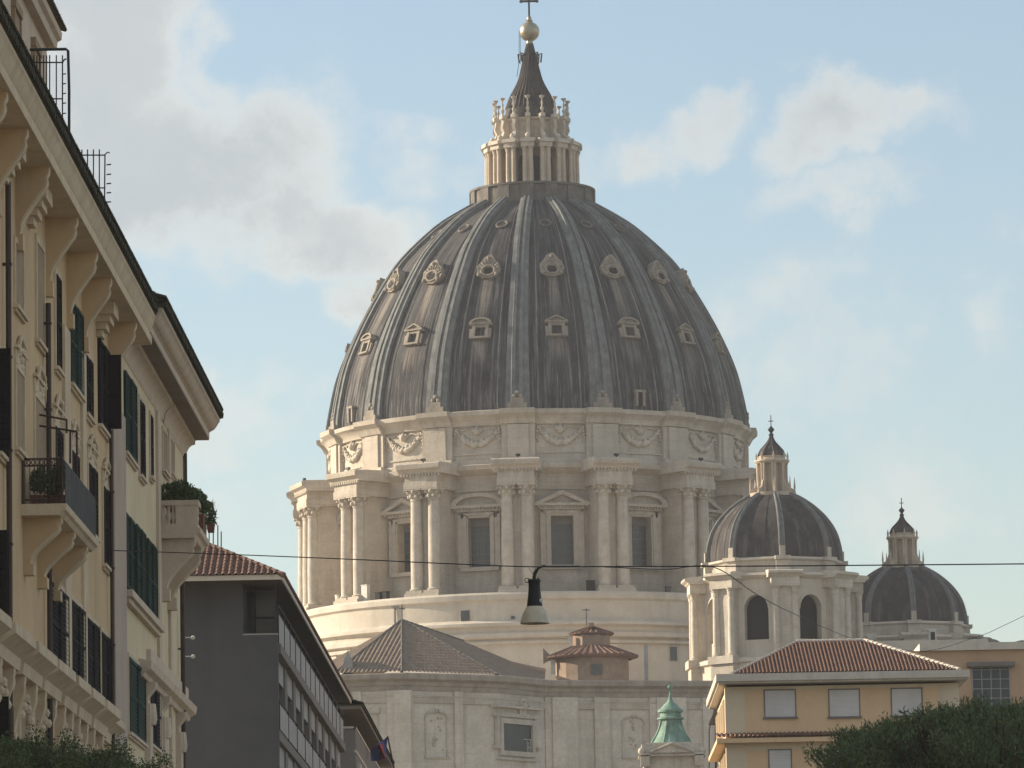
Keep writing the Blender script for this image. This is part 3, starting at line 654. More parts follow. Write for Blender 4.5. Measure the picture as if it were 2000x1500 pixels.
# ---- minor domes
def minor_dome(px, pyb, D, sc, zs):
    """px,pyb: foot of the shell in the photograph; D depth; sc size; zs vertical stretch"""
    cx = atY(px, pyb, D).x-X0; cy = D-DC; zb_ = atY(px, pyb, D-7*sc).z
    off = Vector((cx, cy, zb_))
    def part(mb, name, m, parent, smooth=0, rotz=0):
        o = mb.build(name, m, parent, smooth, rotz); return o
    q = 1/17.86                                   # metres per pixel at the nearer dome
    def Z(y): return (1088-y)*q*zs
    root_off = off
    sh = crom([(7.35, 0), (7.25, Z(1062)), (6.75, Z(1030)), (5.75, Z(1002)), (4.35, Z(978)), (2.9, Z(961)), (2.2, Z(956))], 4)
    A0 = math.radians(4.5)
    mb = MB(); mb.lathe(sh, 8, ph=A0)
    for k in range(8):
        for t in (.33, .67):
            a = A0+(k+t)*PI/4; f = math.cos(PI/8)/math.cos((t-.5)*PI/4)
            mb.tube([(math.sin(a)*r*f, -math.cos(a)*r*f, z) for r, z in sh[:-3]], .05, 4)
    M_ = Matrix.Diagonal((sc, sc, sc, 1))
    sh_o = mb.build('minor_dome', LEADSM, BAS, 25); sh_o.location = off; sh_o.scale = (sc, sc, sc)
    PH = [PI/4*k for k in range(1, 8)]
    mb = MB(FR(0)); k = 8; sec = [(-.34, -.2), (-.34, .2), (-.2, .26), (-.08, .12), (.08, .12), (.2, .26), (.34, .2), (.34, -.2)]; rg = []
    for i, (r, z) in enumerate(sh):
        a = sh[max(i-1, 0)]; b = sh[min(i+1, len(sh)-1)]; d = Vector((b[0]-a[0], b[1]-a[1])).normalized(); s_ = .55+.45*r/7.3
        rg += [(u*s_, r+h*d.y, z-h*d.x) for u, h in sec]
    mb.add(rg, [(i*k+j, i*k+j+1, (i+1)*k+j+1, (i+1)*k+j) for i in range(len(sh)-1) for j in range(k-1)]+[tuple(range(k))])
    polar(mb.build('rib', LEADRIB, sh_o, 30, rotz=A0), PH)
    # attic ring
    mb = MB(); mb.lathe([(7.0, .02), (7.75, -.05), (7.85, -.3), (7.45, -.5), (7.4, Z(1118)), (7.2, Z(1119)), (6, Z(1119))], 8, ph=A0)
    for kk in range(8): mb.M = FR(A0+kk*PI/4); mb.box(-.75, .75, 6.5, 7.75, Z(1119), -.45); mb.box(-.85, .85, 6.5, 8.05, -.42, 0); mb.box(-.3, .3, 7.0, 7.7, 0, 1.1)
    mb.build('attic_ring', STONE, sh_o)
    # lantern
    zl0, zl1, zl2 = Z(954), Z(893), Z(884)
    mb = MB(); mb.lathe([(2.4, Z(966)), (2.55, Z(962)), (2.55, zl0+.1), (1.5, zl0+.12)], 24); mb.lathe([(1.0, zl0), (1.0, zl1)], 16)
    mb.lathe([(1.1, zl1-.05), (1.75, zl1), (1.95, zl1+.2), (1.95, zl1+.35), (1.6, zl1+.45), (1.45, zl2+.1), (1.55, zl2+.3), (1.0, zl2+.4)], 24)
    for kk in range(8):
        mb.M = FR(A0+kk*PI/4); mb.box(-.14, .14, .95, 1.6, zl0+.1, zl1)
        for t in (-.16, .16): mb.lathe([(.15, zl0+.1), (.12, zl0+.3), (.11, zl1-.3), (.17, zl1)], 8, t, 1.6)
        mb.prism_x([(1.6, zl0+.1), (2.6, zl0+.1), (2.45, zl0+.5), (1.95, zl0+.8), (1.75, zl0+1.5), (1.6, zl0+1.6)], -.1, .1)
        mb.lathe([(.14, zl0+.1), (.08, zl0+.5), (.12, zl0+.8), (.02, zl0+1.9)], 6, 0, 2.45)
        mb.lathe([(.12, zl1+.35), (.1, zl1+.7), (.14, zl1+.8), (.01, zl1+1.3)], 6, 0, 1.75)
    LN = mb.build('lantern', WARMST, sh_o, 40)
    mb = MB(); capp = crom([(1.5, zl2+.3), (1.5, Z(876)), (1.25, Z(866)), (.8, Z(857)), (.42, Z(849)), (.22, Z(842)), (.16, Z(838))], 3); mb.lathe(capp, 8, ph=A0)
    for kk in range(8): a = A0+kk*PI/4; mb.tube([(math.sin(a)*r, -math.cos(a)*r, z) for r, z in capp], .07, 5)
    mb.build('lantern_cap', LEADSM, sh_o, 40)
    mb = MB(); mb.lathe([(.16, Z(840)), (.3, Z(835)), (.12, Z(832)), (.38, Z(825)), (.1, Z(819)), (.05, Z(817)), (.05, Z(797)), (.01, Z(796))], 8); mb.box(-.28, .28, -.04, .04, Z(809), Z(807.5)); mb.build('finial', DARKMET, sh_o, 40)
    # columned octagonal body, hollow, an arch in each face
    z1, z0_, zpl = Z(1122), Z(1283), Z(1345); RB = 8.35; ap_ = RB*math.cos(PI/8); hwf = RB*math.sin(PI/8)
    zs1 = Z(1192); za = Z(1163)
    FW = MB()
    for kk in range(8):
        FW.M = FR(A0+(kk+.5)*PI/4); w_ = 1.35; n = 10
        arc = [(w_*math.cos(PI-PI*i/n), zs1+(za-zs1)*math.sin(PI*i/n)) for i in range(n+1)]
        sill = Z(1250)
        FW.box(-hwf, -w_, ap_-1.0, ap_, z0_-.2, z1); FW.box(w_, hwf, ap_-1.0, ap_, z0_-.2, z1); FW.box(-w_, w_, ap_-.8, ap_-.1, z0_-.2, sill)
        top = [(x, z1) for x, z in arc]
        for i in range(n): FW.loops([(arc[i][0], ap_, arc[i][1]), (arc[i+1][0], ap_, arc[i+1][1]), (top[i+1][0], ap_, z1), (top[i][0], ap_, z1)],
                                    [(arc[i][0], ap_-1, arc[i][1]), (arc[i+1][0], ap_-1, arc[i+1][1]), (top[i+1][0], ap_-1, z1), (top[i][0], ap_-1, z1)])
        for i in range(n): FW.loops([(arc[i][0], ap_+.12, arc[i][1]), (arc[i+1][0], ap_+.12, arc[i+1][1]), (arc[i+1][0]*1.14, ap_+.12, arc[i+1][1]+.2), (arc[i][0]*1.14, ap_+.12, arc[i][1]+.2)],
                                    [(arc[i][0], ap_-.1, arc[i][1]), (arc[i+1][0], ap_-.1, arc[i+1][1]), (arc[i+1][0]*1.14, ap_-.1, arc[i+1][1]+.2), (arc[i][0]*1.14, ap_-.1, arc[i][1]+.2)])
    FW.M = Matrix.Identity(4)
    FW.lathe([(7.4, Z(1119)), (9.0, Z(1121)), (9.1, Z(1126)), (8.7, Z(1131)), (8.4, Z(1133)), (8.4, Z(1150)), (7.2, Z(1150.2))], 8, ph=A0)
    FW.lathe([(7.0, z0_+.1), (8.9, z0_+.05), (9.6, Z(1286)), (9.65, Z(1293)), (9.25, Z(1296)), (9.2, Z(1420)), (8, Z(1420))], 8, ph=A0)
    body = FW.build('arcaded_body', PLAST, sh_o)
    mb = MB(); mb.lathe([(6.3, z0_), (6.3, Z(1140))], 8, ph=A0, cap=True); mb.build('painted_dark_fill', VOID, sh_o)  # no real grille: solid dark core paints the shade behind the open arches
    mb = MB(FR(0)); mb.box(-1.15, 1.15, 7.6, 9.05, z0_, Z(1150)); mb.box(-1.55, 1.55, 7.6, 9.55, Z(1150), Z(1132))
    mb.prism_x([(7.4, Z(1132)), (9.65, Z(1132)), (9.8, Z(1129)), (10.15, Z(1125)), (10.15, Z(1121)), (9.8, Z(1119)), (7.4, Z(1116))], -1.9, 1.9)
    mb.box(-1.75, 1.75, 7.6, 9.9, Z(1296), z0_+.12); mb.box(-1.55, 1.55, 7.6, 9.6, Z(1420), Z(1296))
    polar(mb.build('corner_pier', STONE, sh_o, 0, rotz=A0), PH)
    for t in (-1.05, 1.05):
        mb = MB(FR(0)); column(mb, t, 9.05, .42, z0_+.1, Z(1149.5), 14, cap=.8); polar(mb.build('column', STONE2, sh_o, 45, rotz=A0), PH)
    return sh_o
minor_dome(1512, 1086, 553, .9875, 1.0)
minor_dome(1767, 1212, 603, .985, .945)

# ---- lower body, apse wall and tiled roofs
PLAN = [(560, 532), (650, 524), (785, 523), (975, 529), (1065, 536), (1400, 541), (1700, 546)]
zwall = atY(785, 1315, 523).z
WP = [Vector((atY(px, 1320, d).x, d, 0)) for px, d in PLAN]
def plan(px):
    for (a, da), (b, db), pa, pb in zip(PLAN, PLAN[1:], WP, WP[1:]):
        if a <= px <= b:
            n = Vector((pb.y-pa.y, -(pb.x-pa.x), 0)).normalized(); n = n if n.y < 0 else -n
            return pa, n
def wallpt(px, py): pa, n = plan(px); return atP(px, py, pa, n), n
poly = [(p.x-X0, p.y-DC) for p in WP]+[(WP[-1].x-X0, 60), (WP[0].x-X0-4, 60)]
mb = MB(); mb.prism_z(poly, 0, zwall-.02)
LB = mb.build('lower_walls', STONEF, BAS)
def offset(ps, d):
    out = []
    for i, p in enumerate(ps):
        ns = []
        for a, b in ((i-1, i), (i, i+1)):
            if a >= 0 and b < len(ps):
                n = Vector((ps[b].y-ps[a].y, -(ps[b].x-ps[a].x), 0)).normalized(); ns.append(n if n.y < 0 else -n)
        n = sum(ns, Vector()).normalized(); out.append(p+n*d)
    return out
def band(name, prof, m, parent):
    mb = MB(rel(BAS)); rings = [offset(WP, d) for d, z in prof]; k = len(prof); vs = []; fs = []
    for i in range(len(WP)):
        for j in range(k): q = rings[j][i]; vs.append((q.x, q.y, prof[j][1]))
    for i in range(len(WP)-1):
        for j in range(k-1): fs.append((i*k+j, (i+1)*k+j, (i+1)*k+j+1, i*k+j+1))
    mb.add(vs, fs); return mb.build(name, m, parent)
band('cornice', [(-.4, zwall-1.75), (.12, zwall-1.75), (.2, zwall-1.3), (.35, zwall-1.2), (.45, zwall-.85), (1.0, zwall-.6), (1.1, zwall-.12), (1.0, zwall), (-.6, zwall+.08)], CORN, LB)
band('architrave', [(-.2, zwall-3.0), (.2, zwall-2.98), (.24, zwall-2.45), (.3, zwall-2.42), (.3, zwall-2.25), (-.2, zwall-2.2)], STONE, LB)
band('attic_string', [(-.2, zwall-11.9), (.3, zwall-11.85), (.5, zwall-11.4), (.5, zwall-11.1), (-.2, zwall-11.0)], STONE, LB)
for a, b in ((757, 806), (886, 902), (690, 706), (1064, 1128), (1160, 1190), (1268, 1340), (1372, 1392)):
    pm, n = wallpt((a+b)/2, 1400); pa, _ = wallpt(a, 1400); pb, _ = wallpt(b, 1400); wd = (pb-pa).length/2
    ph = math.atan2(n.x, -n.y); mb = MB(FR(ph, (pm.x-X0, pm.y-DC, 0)))
    mb.box(-wd, wd, -.3, .28, 0, zwall-1.75)
    if b-a > 30: mb.box(-wd+.75, wd-.1, -.2, .5, 0, zwall-1.76)
    mb.build('pilaster', STONEF, LB)
def wframe(pxa, pxb, pya, pyb):
    pc, n = wallpt((pxa+pxb)/2, (pya+pyb)/2); l, _ = wallpt(pxa, pyb); r, _ = wallpt(pxb, pyb); zt = wallpt((pxa+pxb)/2, pya)[0].z; zb2 = wallpt((pxa+pxb)/2, pyb)[0].z
    ph = math.atan2(n.x, -n.y); return FR(ph, (pc.x-X0, pc.y-DC, 0)), (r-l).length/2, zb2, zt
M_, hw, z0_, z1_ = wframe(980, 1037, 1415, 1468)
mb = MB(M_)
for x0, x1, a, b in ((-hw-.5, -hw, z0_-.5, z1_+.5), (hw, hw+.5, z0_-.5, z1_+.5), (-hw, hw, z1_, z1_+.5), (-hw, hw, z0_-.5, z0_)): mb.box(x0, x1, -.2, .3, a, b)
mb.box(-hw-.95, -hw-.55, -.2, .22, z0_+.5, z1_+1.1); mb.box(hw+.55, hw+.95, -.2, .22, z0_+.5, z1_+1.1); mb.box(-hw-1.2, hw+1.2, -.2, .25, z1_+.7, z1_+1.1); mb.box(-hw-1.5, hw+1.5, -.2, .7, z1_+1.6, z1_+1.85)
for s_ in (-1, 1): mb.box(s_*(hw+1.0)-.25, s_*(hw+1.0)+.25, -.2, .5, z0_+.2, z0_+.55)
mb.box(-hw-.8, hw+.8, -.2, .35, z0_-.95, z0_-.7)
WF = mb.build('apse_window', STONE2, LB)
mb = MB(M_); mb.box(-hw, hw, -.3, .02, z0_, z1_); mb.build('window_pane', GLASS, WF)
mb = MB(M_)
for i in range(9): t = i/8; mb.ball((.55*math.cos(PI*t)+.9, .3, z1_+1.7+.9*math.sin(PI*t)), .22, 4)
mb.ball((.9, .35, z1_+1.9), .45, 6); mb.box(.3, 1.6, 0, .3, z1_+.9, z1_+1.6)
mb.tube([(-.2, .3, z1_+1.9), (.2, .4, z1_+2.2), (.45, .3, z1_+1.6)], .12, 5); mb.tube([(2.0, .3, z1_+1.9), (1.6, .4, z1_+2.2), (1.4, .3, z1_+1.6)], .12, 5)
mb.build('carved_crest', STONE2, WF, 50)
mb = MB(M_)
for x in (hw-.85, hw-.55, hw-.2): mb.box(x, x+.05, .05, .1, z0_+.05, z0_+1.1+random.uniform(-.1, .4))
mb.box(hw-1.4, hw-.05, .05, .11, z0_+1.3, z0_+1.36); mb.box(hw-.9, hw-.1, .05, .1, z0_+.5, z0_+.55); mb.build('scaffold_rail', WHITE, WF)
def niche(px, a, b, hwid):
    M_, hw, z0_, z1_ = wframe(px-hwid, px+hwid, a, b); mb = MB(M_); H = z1_-z0_
    mb.box(-hw, -hw+.18, -.1, .12, z0_, z1_-.6); mb.box(hw-.18, hw, -.1, .12, z0_, z1_-.6); mb.box(-hw-.15, hw+.15, -.1, .2, z0_-.2, z0_)
    mb.tube([(hw*math.cos(PI*i/10), .05, z1_-.6+hw*.8*math.sin(PI*i/10)) for i in range(11)], .12, 5)
    rnd = random.Random(px)
    for i in range(14): mb.ball((rnd.uniform(-hw*.6, hw*.6), .03, z0_+H*rnd.uniform(.1, .95)), rnd.uniform(.08, .2), 4)
    for s_ in (-1, 1): mb.tube([(s_*hw*.2, .08, z1_+.3), (s_*hw*.8, .1, z1_+.1), (s_*hw*1.05, .08, z1_-.5)], [.18, .14, .06], 5)
    mb.ball((0, .1, z1_+.3), .24, 5); mb.build('carved_niche', STONE, LB, 50)
niche(852, 1395, 1478, 22); niche(1237, 1405, 1478, 22); niche(1410, 1400, 1480, 20)
M_, hw, z0_, z1_ = wframe(722, 742, 1385, 1390); mb = MB(M_); mb.box(-hw, hw, -.1, .35, z0_-.2, z1_+.2); mb.box(-hw+.2, hw-.2, -.1, .12, z0_-3.2, z0_-.2); mb.build('blank_window', STONE2, LB)
# deck parapet where the wall runs on to the right
# apse roof: old tiles on a many-sided half cone
ze = zwall+.1
APX = atY(785, 1211, 540)
def eave(px, d): q = atY(px, 1316, d); return Vector((q.x, d, ze))
E0 = eave(575, 533); E1 = eave(652, 523.2); E2 = eave(785, 522.2); E3 = eave(972, 528.2); E4 = eave(1064, 535.3)
mbr = MB(rel(BAS))
for A_, B_ in ((E0, E1), (E1, E2), (E2, E3)): tiles(mbr, A_, B_, APX, APX, p=.46, amp=.075, course=.9, samples=6)
RB1 = atY(905, 1252, 548); RB2 = atY(1000, 1292, 552); RB3 = atY(1066, 1306, 556)
for tri in ((E3, RB1, APX), (E3, E4, RB2), (E3, RB2, RB1), (E4, RB3, RB2), (APX, RB1, E0+Vector((0, 30, 0)))): mbr.add([tuple(q) for q in tri], [(0, 1, 2)])
AR = mbr.build('apse_roof', OLDTILE, BAS)
mb = MB(rel(BAS))
for q in (E1, E2, E3): ridge(mb, q, APX, .16, .8)
ridge(mb, RB1, APX, .14, .8)
mb.build('hip_ridge', DSTONE, AR, 40)
q = atY(680, 1295, 525); mb = MB(rel(BAS)); mb.prism_y([(q.x-.45, ze-.3), (q.x+.45, ze-.3), (q.x+.45, q.z+.2), (q.x, q.z+1.3), (q.x-.45, q.z+.2)], q.y-.6, q.y+1.5); mb.build('roof_dormer', PALEPAN, AR)
q = atY(785, 1180, 540); q2 = atY(785, 1212, 540); mb = MB(rel(BAS)); mb.box(q.x-.05, q.x+.05, q.y, q.y+.1, q2.z, q.z); mb.box(q.x-.3, q.x+.3, q.y, q.y+.1, q.z-.5, q.z-.4); mb.build('roof_cross', LEADRIB, AR)
# brick turret
TD = 548; tq = atY(1156, 1300, TD); tx, ty = tq.x-X0, TD-DC; s_ = TD/1e4
zt = lambda y, d=TD: atY(1156, y, d).z
mb = MB(); mb.lathe([(3.95, zwall-1), (3.95, zt(1287)), (4.2, zt(1285)), (4.3, zt(1283))], 16, tx, ty)
TU = mb.build('brick_turret', BRICK, BAS, 20)
mb = MB(); 
mb.lathe([(4.3, zt(1290)), (5.0, zt(1286)), (5.05, zt(1284)), (3.2, zt(1270)), (2.2, zt(1264)), (2.1, zt(1264))], 16, tx, ty)
for k in range(40): a = 2*PI*k/40; mb.tube([(tx+math.sin(a)*5.0, ty-math.cos(a)*5.0, zt(1284)), (tx+math.sin(a)*2.2, ty-math.cos(a)*2.2, zt(1264)+.03)], [.15, .08], 5)
mb.lathe([(2.1, zt(1243)), (2.45, zt(1240)), (2.45, zt(1238)), (.3, zt(1224)), (.01, zt(1222))], 8, tx, ty)
for k in range(24): a = 2*PI*k/24; mb.tube([(tx+math.sin(a)*2.4, ty-math.cos(a)*2.4, zt(1238)), (tx+math.sin(a)*.3, ty-math.cos(a)*.3, zt(1224)+.03)], [.1, .05], 5)
mb.build('tiled_turret_roof', BRNTILE, TU, 30)
mb = MB(); mb.lathe([(2.1, zt(1268)), (2.1, zt(1241))], 8, tx, ty, ph=.3); mb.box(tx-.3, tx+.3, ty-1.8, ty-.2, zt(1228), zt(1219)); mb.build('turret_top', BRICK, TU)
mb = MB(); mb.box(tx-.12, tx+1.05, ty-4.1, ty-3.85, zt(1324), zt(1303)); mb.build('turret_window', PALEGLASS, TU)
mb = MB(); mb.box(tx-4.4, tx-3.9, ty-1.4, ty-.9, zt(1318), zt(1288)); mb.build('corner_post', WHITE, TU)
mb = MB(); mb.box(tx-2.45, tx-2.1, ty-1.2, ty-.9, zt(1262), zt(1243)); mb.build('corner_post', WHITE, TU)
mb = MB(); mb.prism_y([(tx-5.2, zt(1296)), (tx-4.1, zt(1286)), (tx-5.2, zt(1266))], ty-1.3, ty-.6); mb.build('gable_end', BRICK, TU)
mb = MB(); mb.box(tx-.55, tx-.43, ty, ty+.12, zt(1222), zt(1188)); mb.box(tx-.9, tx-.1, ty, ty+.1, zt(1192), zt(1190)); mb.build('turret_cross', LEADRIB, TU)
mb = MB(); mb.box(tx+5.6, tx+6.0, ty-1, ty-.8, zwall, zt(1262)); mb.build('standpipe', PALEPAN, TU)
# low masonry beside the farther dome
q = atY(1821, 1256, 590); mb = MB(rel(BAS)); mb.box(q.x-.42, q.x+.42, 589, 591, q.z-2, q.z+1.4); mb.box(q.x-.55, q.x+.55, 588.9, 591.2, q.z+1.4, q.z+1.55); mb.box(q.x-.25, q.x+.25, 588.95, 589.2, q.z-.3, q.z+1.2, 1); mb.build('roof_vent', [WHITE, VOID], BAS)
q = atY(1905, 1250, 598); mb = MB(rel(BAS)); mb.lathe([(2.6, q.z-3), (2.3, q.z-.3), (1.3, q.z+.35), (.1, q.z+.6)], 14, q.x-1.2, 598); mb.lathe([(1.8, q.z-3), (1.6, q.z-.6), (.9, q.z-.2), (.1, q.z)], 12, q.x+1.4, 596); q = atY(1996, 1252, 598); mb.lathe([(1.9, q.z-3), (1.7, q.z-.6), (1.0, q.z-.1), (.1, q.z+.1)], 12, q.x, 598); mb.build('lead_cupola', DSTONE, BAS, 40)
q0 = atY(1690, 1242, 588); q1 = atY(1930, 1242, 588); mb = MB(rel(BAS)); mb.box(q0.x-12, q1.x, 588, 620, 0, q0.z-.6); mb.build('nave_block', PLAST, BAS)

# ================================================================== LEFT SIDE OF THE STREET
XW = -14.0                                     # plane of the facades
def fyz(px, py, X=XW): p = atX(px, py, X); return p.y, p.z
def scorbel(mb, x0, x1, zb, zt_, y0, y1):
    """S-shaped bracket in profile from the wall x0 out to x1"""
    w_ = x1-x0; H = zt_-zb; pts = [(x0, zt_), (x1, zt_), (x1, zt_-.07*H), (x1-.06*w_, zt_-.12*H)]
    for i in range(11):
        t = i/10; e = t*t*(3-2*t); pts.append((x1-.07*w_-(.70*w_)*e+.05*w_*math.sin(PI*min(t*3, 1)), zt_-.12*H-.66*H*t))
    pts += [(x0+.2*w_, zb+.2*H), (x0+.3*w_, zb+.19*H), (x0+.3*w_, zb), (x0, zb)]
    k0 = len(mb.f); mb.prism_y(pts, y0, y1); mb.mi[k0+2:] = [1]*(len(mb.f)-k0-2)  # scroll faces use the second slot, lighter on ochre brackets as painted light
    ft = .05                                   # raised fillets along both edges of the scroll
    for ya_, yb_ in ((y0-.012, y0+.05), (y1-.05, y1+.012)):
        cv = pts[3:14]; k1 = len(mb.f)
        for (a, b), (c, d) in zip(cv, cv[1:]): mb.loops([(a-ft, ya_, b+ft*.3), (c-ft, ya_, d+ft*.3), (c+.012, ya_, d), (a+.012, ya_, b)], [(a-ft, yb_, b+ft*.3), (c-ft, yb_, d+ft*.3), (c+.012, yb_, d), (a+.012, yb_, b)], 1)
def shutter(parent, x0, x1, y0, y1, z0, z1, m, name='shutter'):
    """louvred leaf: frame and slats; lies along y if y1-y0 is the long side, else along x"""
    mb = MB(rel(BT)); along = (y1-y0) > (x1-x0); f = .07
    if along:
        mb.box(x0, x1, y0, y0+f, z0, z1); mb.box(x0, x1, y1-f, y1, z0, z1)
        for z in (z0, (z0+z1)/2-.05, z1-.09): mb.box(x0+.003, x1-.003, y0+f, y1-f, z, z+.09)
        n = int((z1-z0)/.13)
        for i in range(n): z = z0+(z1-z0)*i/n; mb.add([(x1-.012, y0+f, z), (x1-.012, y1-f, z), (x0+.01, y1-f, z+.12), (x0+.01, y0+f, z+.12)], [(0, 1, 2, 3)])
        mb.box(x0, x0+.006, y0+f, y1-f, z0, z1)
    else:
        mb.box(x0, x0+f, y0, y1, z0, z1); mb.box(x1-f, x1, y0, y1, z0, z1)
        for z in (z0, (z0+z1)/2-.05, z1-.09): mb.box(x0+f, x1-f, y0+.003, y1-.003, z, z+.09)
        n = int((z1-z0)/.13)
        for i in range(n): z = z0+(z1-z0)*i/n; mb.add([(x0+f, y0+.01, z), (x1-f, y0+.01, z), (x1-f, y1-.01, z+.12), (x0+f, y1-.01, z+.12)], [(0, 1, 2, 3)])
        mb.box(x0+f, x1-f, y1-.006, y1, z0, z1)
    return mb.build(name, m, parent)
def facade_window(th_, pxa, pxb, pyt, pyb, m, trim, trimm, hood=0, leaves=True, X=XW, sill=True, blank=False, ajar=0):
    pm = (pxa+pxb)/2; ya, zt1 = fyz(pxa, pyt, X); yb, _ = fyz(pxb, pyt, X); zt1 = fyz(pm, pyt, X)[1]; zb1 = fyz(pm, pyb, X)[1]
    W = yb-ya; mb = MB(rel(th_)); t = trim
    if t:
        mb.box(X-.3, X+.06, ya-t, ya, zb1-.02, zt1+t); mb.box(X-.3, X+.06, yb, yb+t, zb1-.02, zt1+t); mb.box(X-.3, X+.059, ya, yb, zt1, zt1+t)
    if sill: mb.box(X-.3, X+.15, ya-t-.08, yb+t+.08, zb1-.12, zb1-.021); mb.box(X-.3, X+.08, ya-t, yb+t, zb1-.2, zb1-.12)
    if hood == 1:
        mb.box(X-.3, X+.13, ya-t-.1, yb+t+.1, zt1+.5, zt1+.58); mb.box(X-.3, X+.05, ya-t-.02, yb+t+.02, zt1+t, zt1+.5)
        rnd = random.Random(int(pxa*7+pyt))
        for i in range(10): mb.ball((X+.03+.04*rnd.random(), ya+W*rnd.random(), zt1+.15+.7*rnd.random()), rnd.uniform(.05, .11), 4)
        mb.tube([(X+.03, ya-t*.5, zt1+.1), (X+.1, ya+W*.2, zt1+.75), (X+.06, (ya+yb)/2, zt1+.95), (X+.1, yb-W*.2, zt1+.75), (X+.03, yb+t*.5, zt1+.1)], .06, 6)
    fr = mb.build('window', trimm, th_)
    mb = MB(rel(th_)); 
    if blank: mb.box(X-.2, X+.03, ya, yb, zb1, zt1); mb.build('blank_panel', BLIND, fr); return fr
    mb.box(X-.2, X+.004, ya, yb, zb1, zt1); mb.build('pane', GLASS, fr)
    if leaves:
        n = 2 if W > 1.4 else 1
        if ajar:
            shutter(fr, X+.02, X+.02+ajar, ya-.03, ya+.03, zb1+.03, zt1-.03, m)
            shutter(fr, X+.03, X+.09, ya+W*.45, yb-.03, zb1+.03, zt1-.03, m)
        else:
            for k in range(n): shutter(fr, X+.03+.02*k, X+.09+.02*k, ya+W*k/n+.02, ya+W*(k+1)/n-.02, zb1+.03, zt1-.03, m)
    return fr
def downpipe(th_, px, pyt, pyb, X=-13.85, r=.065, m=PIPE):
    y, z1 = fyz(px, (pyt+pyb)/2, X); z1 = atY(px, pyt, y).z; z0 = atY(px, pyb, y).z if pyb < 1500 else .2
    mb = MB(rel(th_)); mb.tube([(X, y, z0), (X, y, z1)], r, 8)
    z = z0+1
    while z < z1: mb.box(X-.17, X+.09, y-.09, y+.09, z, z+.06); z += 2.4
    return mb.build('downpipe', m, th_)

# ---------- near house: ochre, with big brackets under the eave
YJ = 164.8
hz = lambda h: h*(1.008+.001*h)+1.7      # eave and storey heights above the eye, measured on the photograph
OB = thing('ochre_apartment_house', (-20, 131, 0), 'tall ochre house nearest on the left, with curled brackets under its deep eave', 'house')
BT = OB
mb = MB(rel(OB)); mb.box(-26, XW, 96, YJ, 0, hz(24.42)); WALL1 = mb.build('wall', OCHRE, OB)
EV = [(-14.2, hz(23.47)), (-13.02, hz(23.5)), (-13.02, hz(23.76)), (-13.10, hz(23.79)), (-13.12, hz(23.86))]
for i in range(6): t = i/5; EV.append((-13.12+.2*t, hz(23.86+.42*(1-math.cos(t*PI/2))*.6+.42*.4*t)))
EV += [(-12.90, hz(24.3)), (-12.90, hz(24.42)), (-13.4, hz(24.5)), (-14.2, hz(24.5))]
mb = MB(rel(OB)); mb.prism_y(EV, 96, YJ+.2); mb.build('eave_cornice', OCHTRIM, OB, 40)
mb = MB(rel(OB)); tiles(mb, (-12.82, 96, hz(24.72)), (-12.82, YJ+.4, hz(24.72)), (-17, YJ+.4, hz(26.2)), (-17, 96, hz(26.2)), p=.26, amp=.07, course=.4, samples=6)
mb.box(-13.3, -12.86, 96, YJ+.4, hz(24.43), hz(24.70))
for i in range(int((YJ-96)/.26)): y = 96.08+i*.26; mb.tube([(-13.2, y, hz(24.58)), (-12.76-.03*random.random(), y, hz(24.50)+.02*random.random())], .1, 6)
mb.box(-13.3, -12.83, 96, YJ+.4, hz(24.60), hz(24.66)); mb.build('tiled_roof', MOSS, OB)
for px, py in ((-38, 95), (18, 178), (58, 255), (100, 340), (155, 455), (193, 508), (221, 561), (269, 645)):
    y = atX(px, py, -13.08).y; mb = MB(rel(OB)); scorbel(mb, XW-.1, -13.12, hz(21.4), hz(23.5), y-.2, y+.2); mb.build('bracket', [OCHRE, OCHTRIM], OB, 30)  # trim colour on the scroll paints the lit underside lighter than the sides
for px, py in ((40, 345), (92, 440), (223, 655)):      # stepped blocks between the brackets
    y = atX(px, py, -13.5).y
    mb = MB(rel(OB))
    for i in range(4): mb.box(XW-.1, -13.42-.13*i, y-1.0+.15*i, y+.7-.15*i, hz(23.3-.2*(i+1)), hz(23.48-.2*i)-.002*i)
    mb.build('stepped_block', OCHTRIM, OB)
y0, z_ = fyz(222, 900, -13.9); y1, _ = fyz(243, 900, -13.9)
mb = MB(rel(OB)); mb.box(XW-.1, -13.88, y0, YJ+.06, 0, hz(21.2)); mb.build('end_pilaster', LILAC, OB)
for a, b in ((122, 133), (157, 163.5), (52, 60)):
    ya, _ = fyz(a, 900); yb, _ = fyz(b, 900); mb = MB(rel(OB)); mb.box(XW-.1, XW+.09, ya, yb, 0, hz(21.3) if a > 100 else hz(11)); mb.build('pilaster', OCHTRIM, OB)
for px, a, b in ((18, 355, 1500), (96.5, 592, 1500), (219, 840, 1500)): downpipe(OB, px, a, b, r=.075 if px < 200 else .06)
FW_ = lambda *a, **k: facade_window(OB, *a, **k)
FW_(27, 43, 485, 605, SHUTBR, .16, OCHTRIM, blank=True); FW_(69, 83, 483, 670, SHUTBR, .2, OCHTRIM, blank=True)
FW_(106, 115, 540, 720, SHUT, .2, OCHTRIM); FW_(134, 157, 598, 760, SHUTGR, .0, OCHTRIM); FW_(165, 176, 700, 812, SHUTBR, .18, OCHTRIM)
FW_(190, 209, 673, 838, SHUT, .0, OCHTRIM)
ya, zb1 = fyz(208, 838, XW); zt1 = atX(208, 695, XW).z; xx = atY(237, 760, ya).x
W_ = [o for o in OB.children if o.name.startswith('window')][-1]
shutter(W_, XW+.02, xx, ya-.03, ya+.03, zb1, zt1, SHUTBR)
FW_(-6, 12, 690, 890, SHUT, .1, OCHTRIM, ajar=.32)
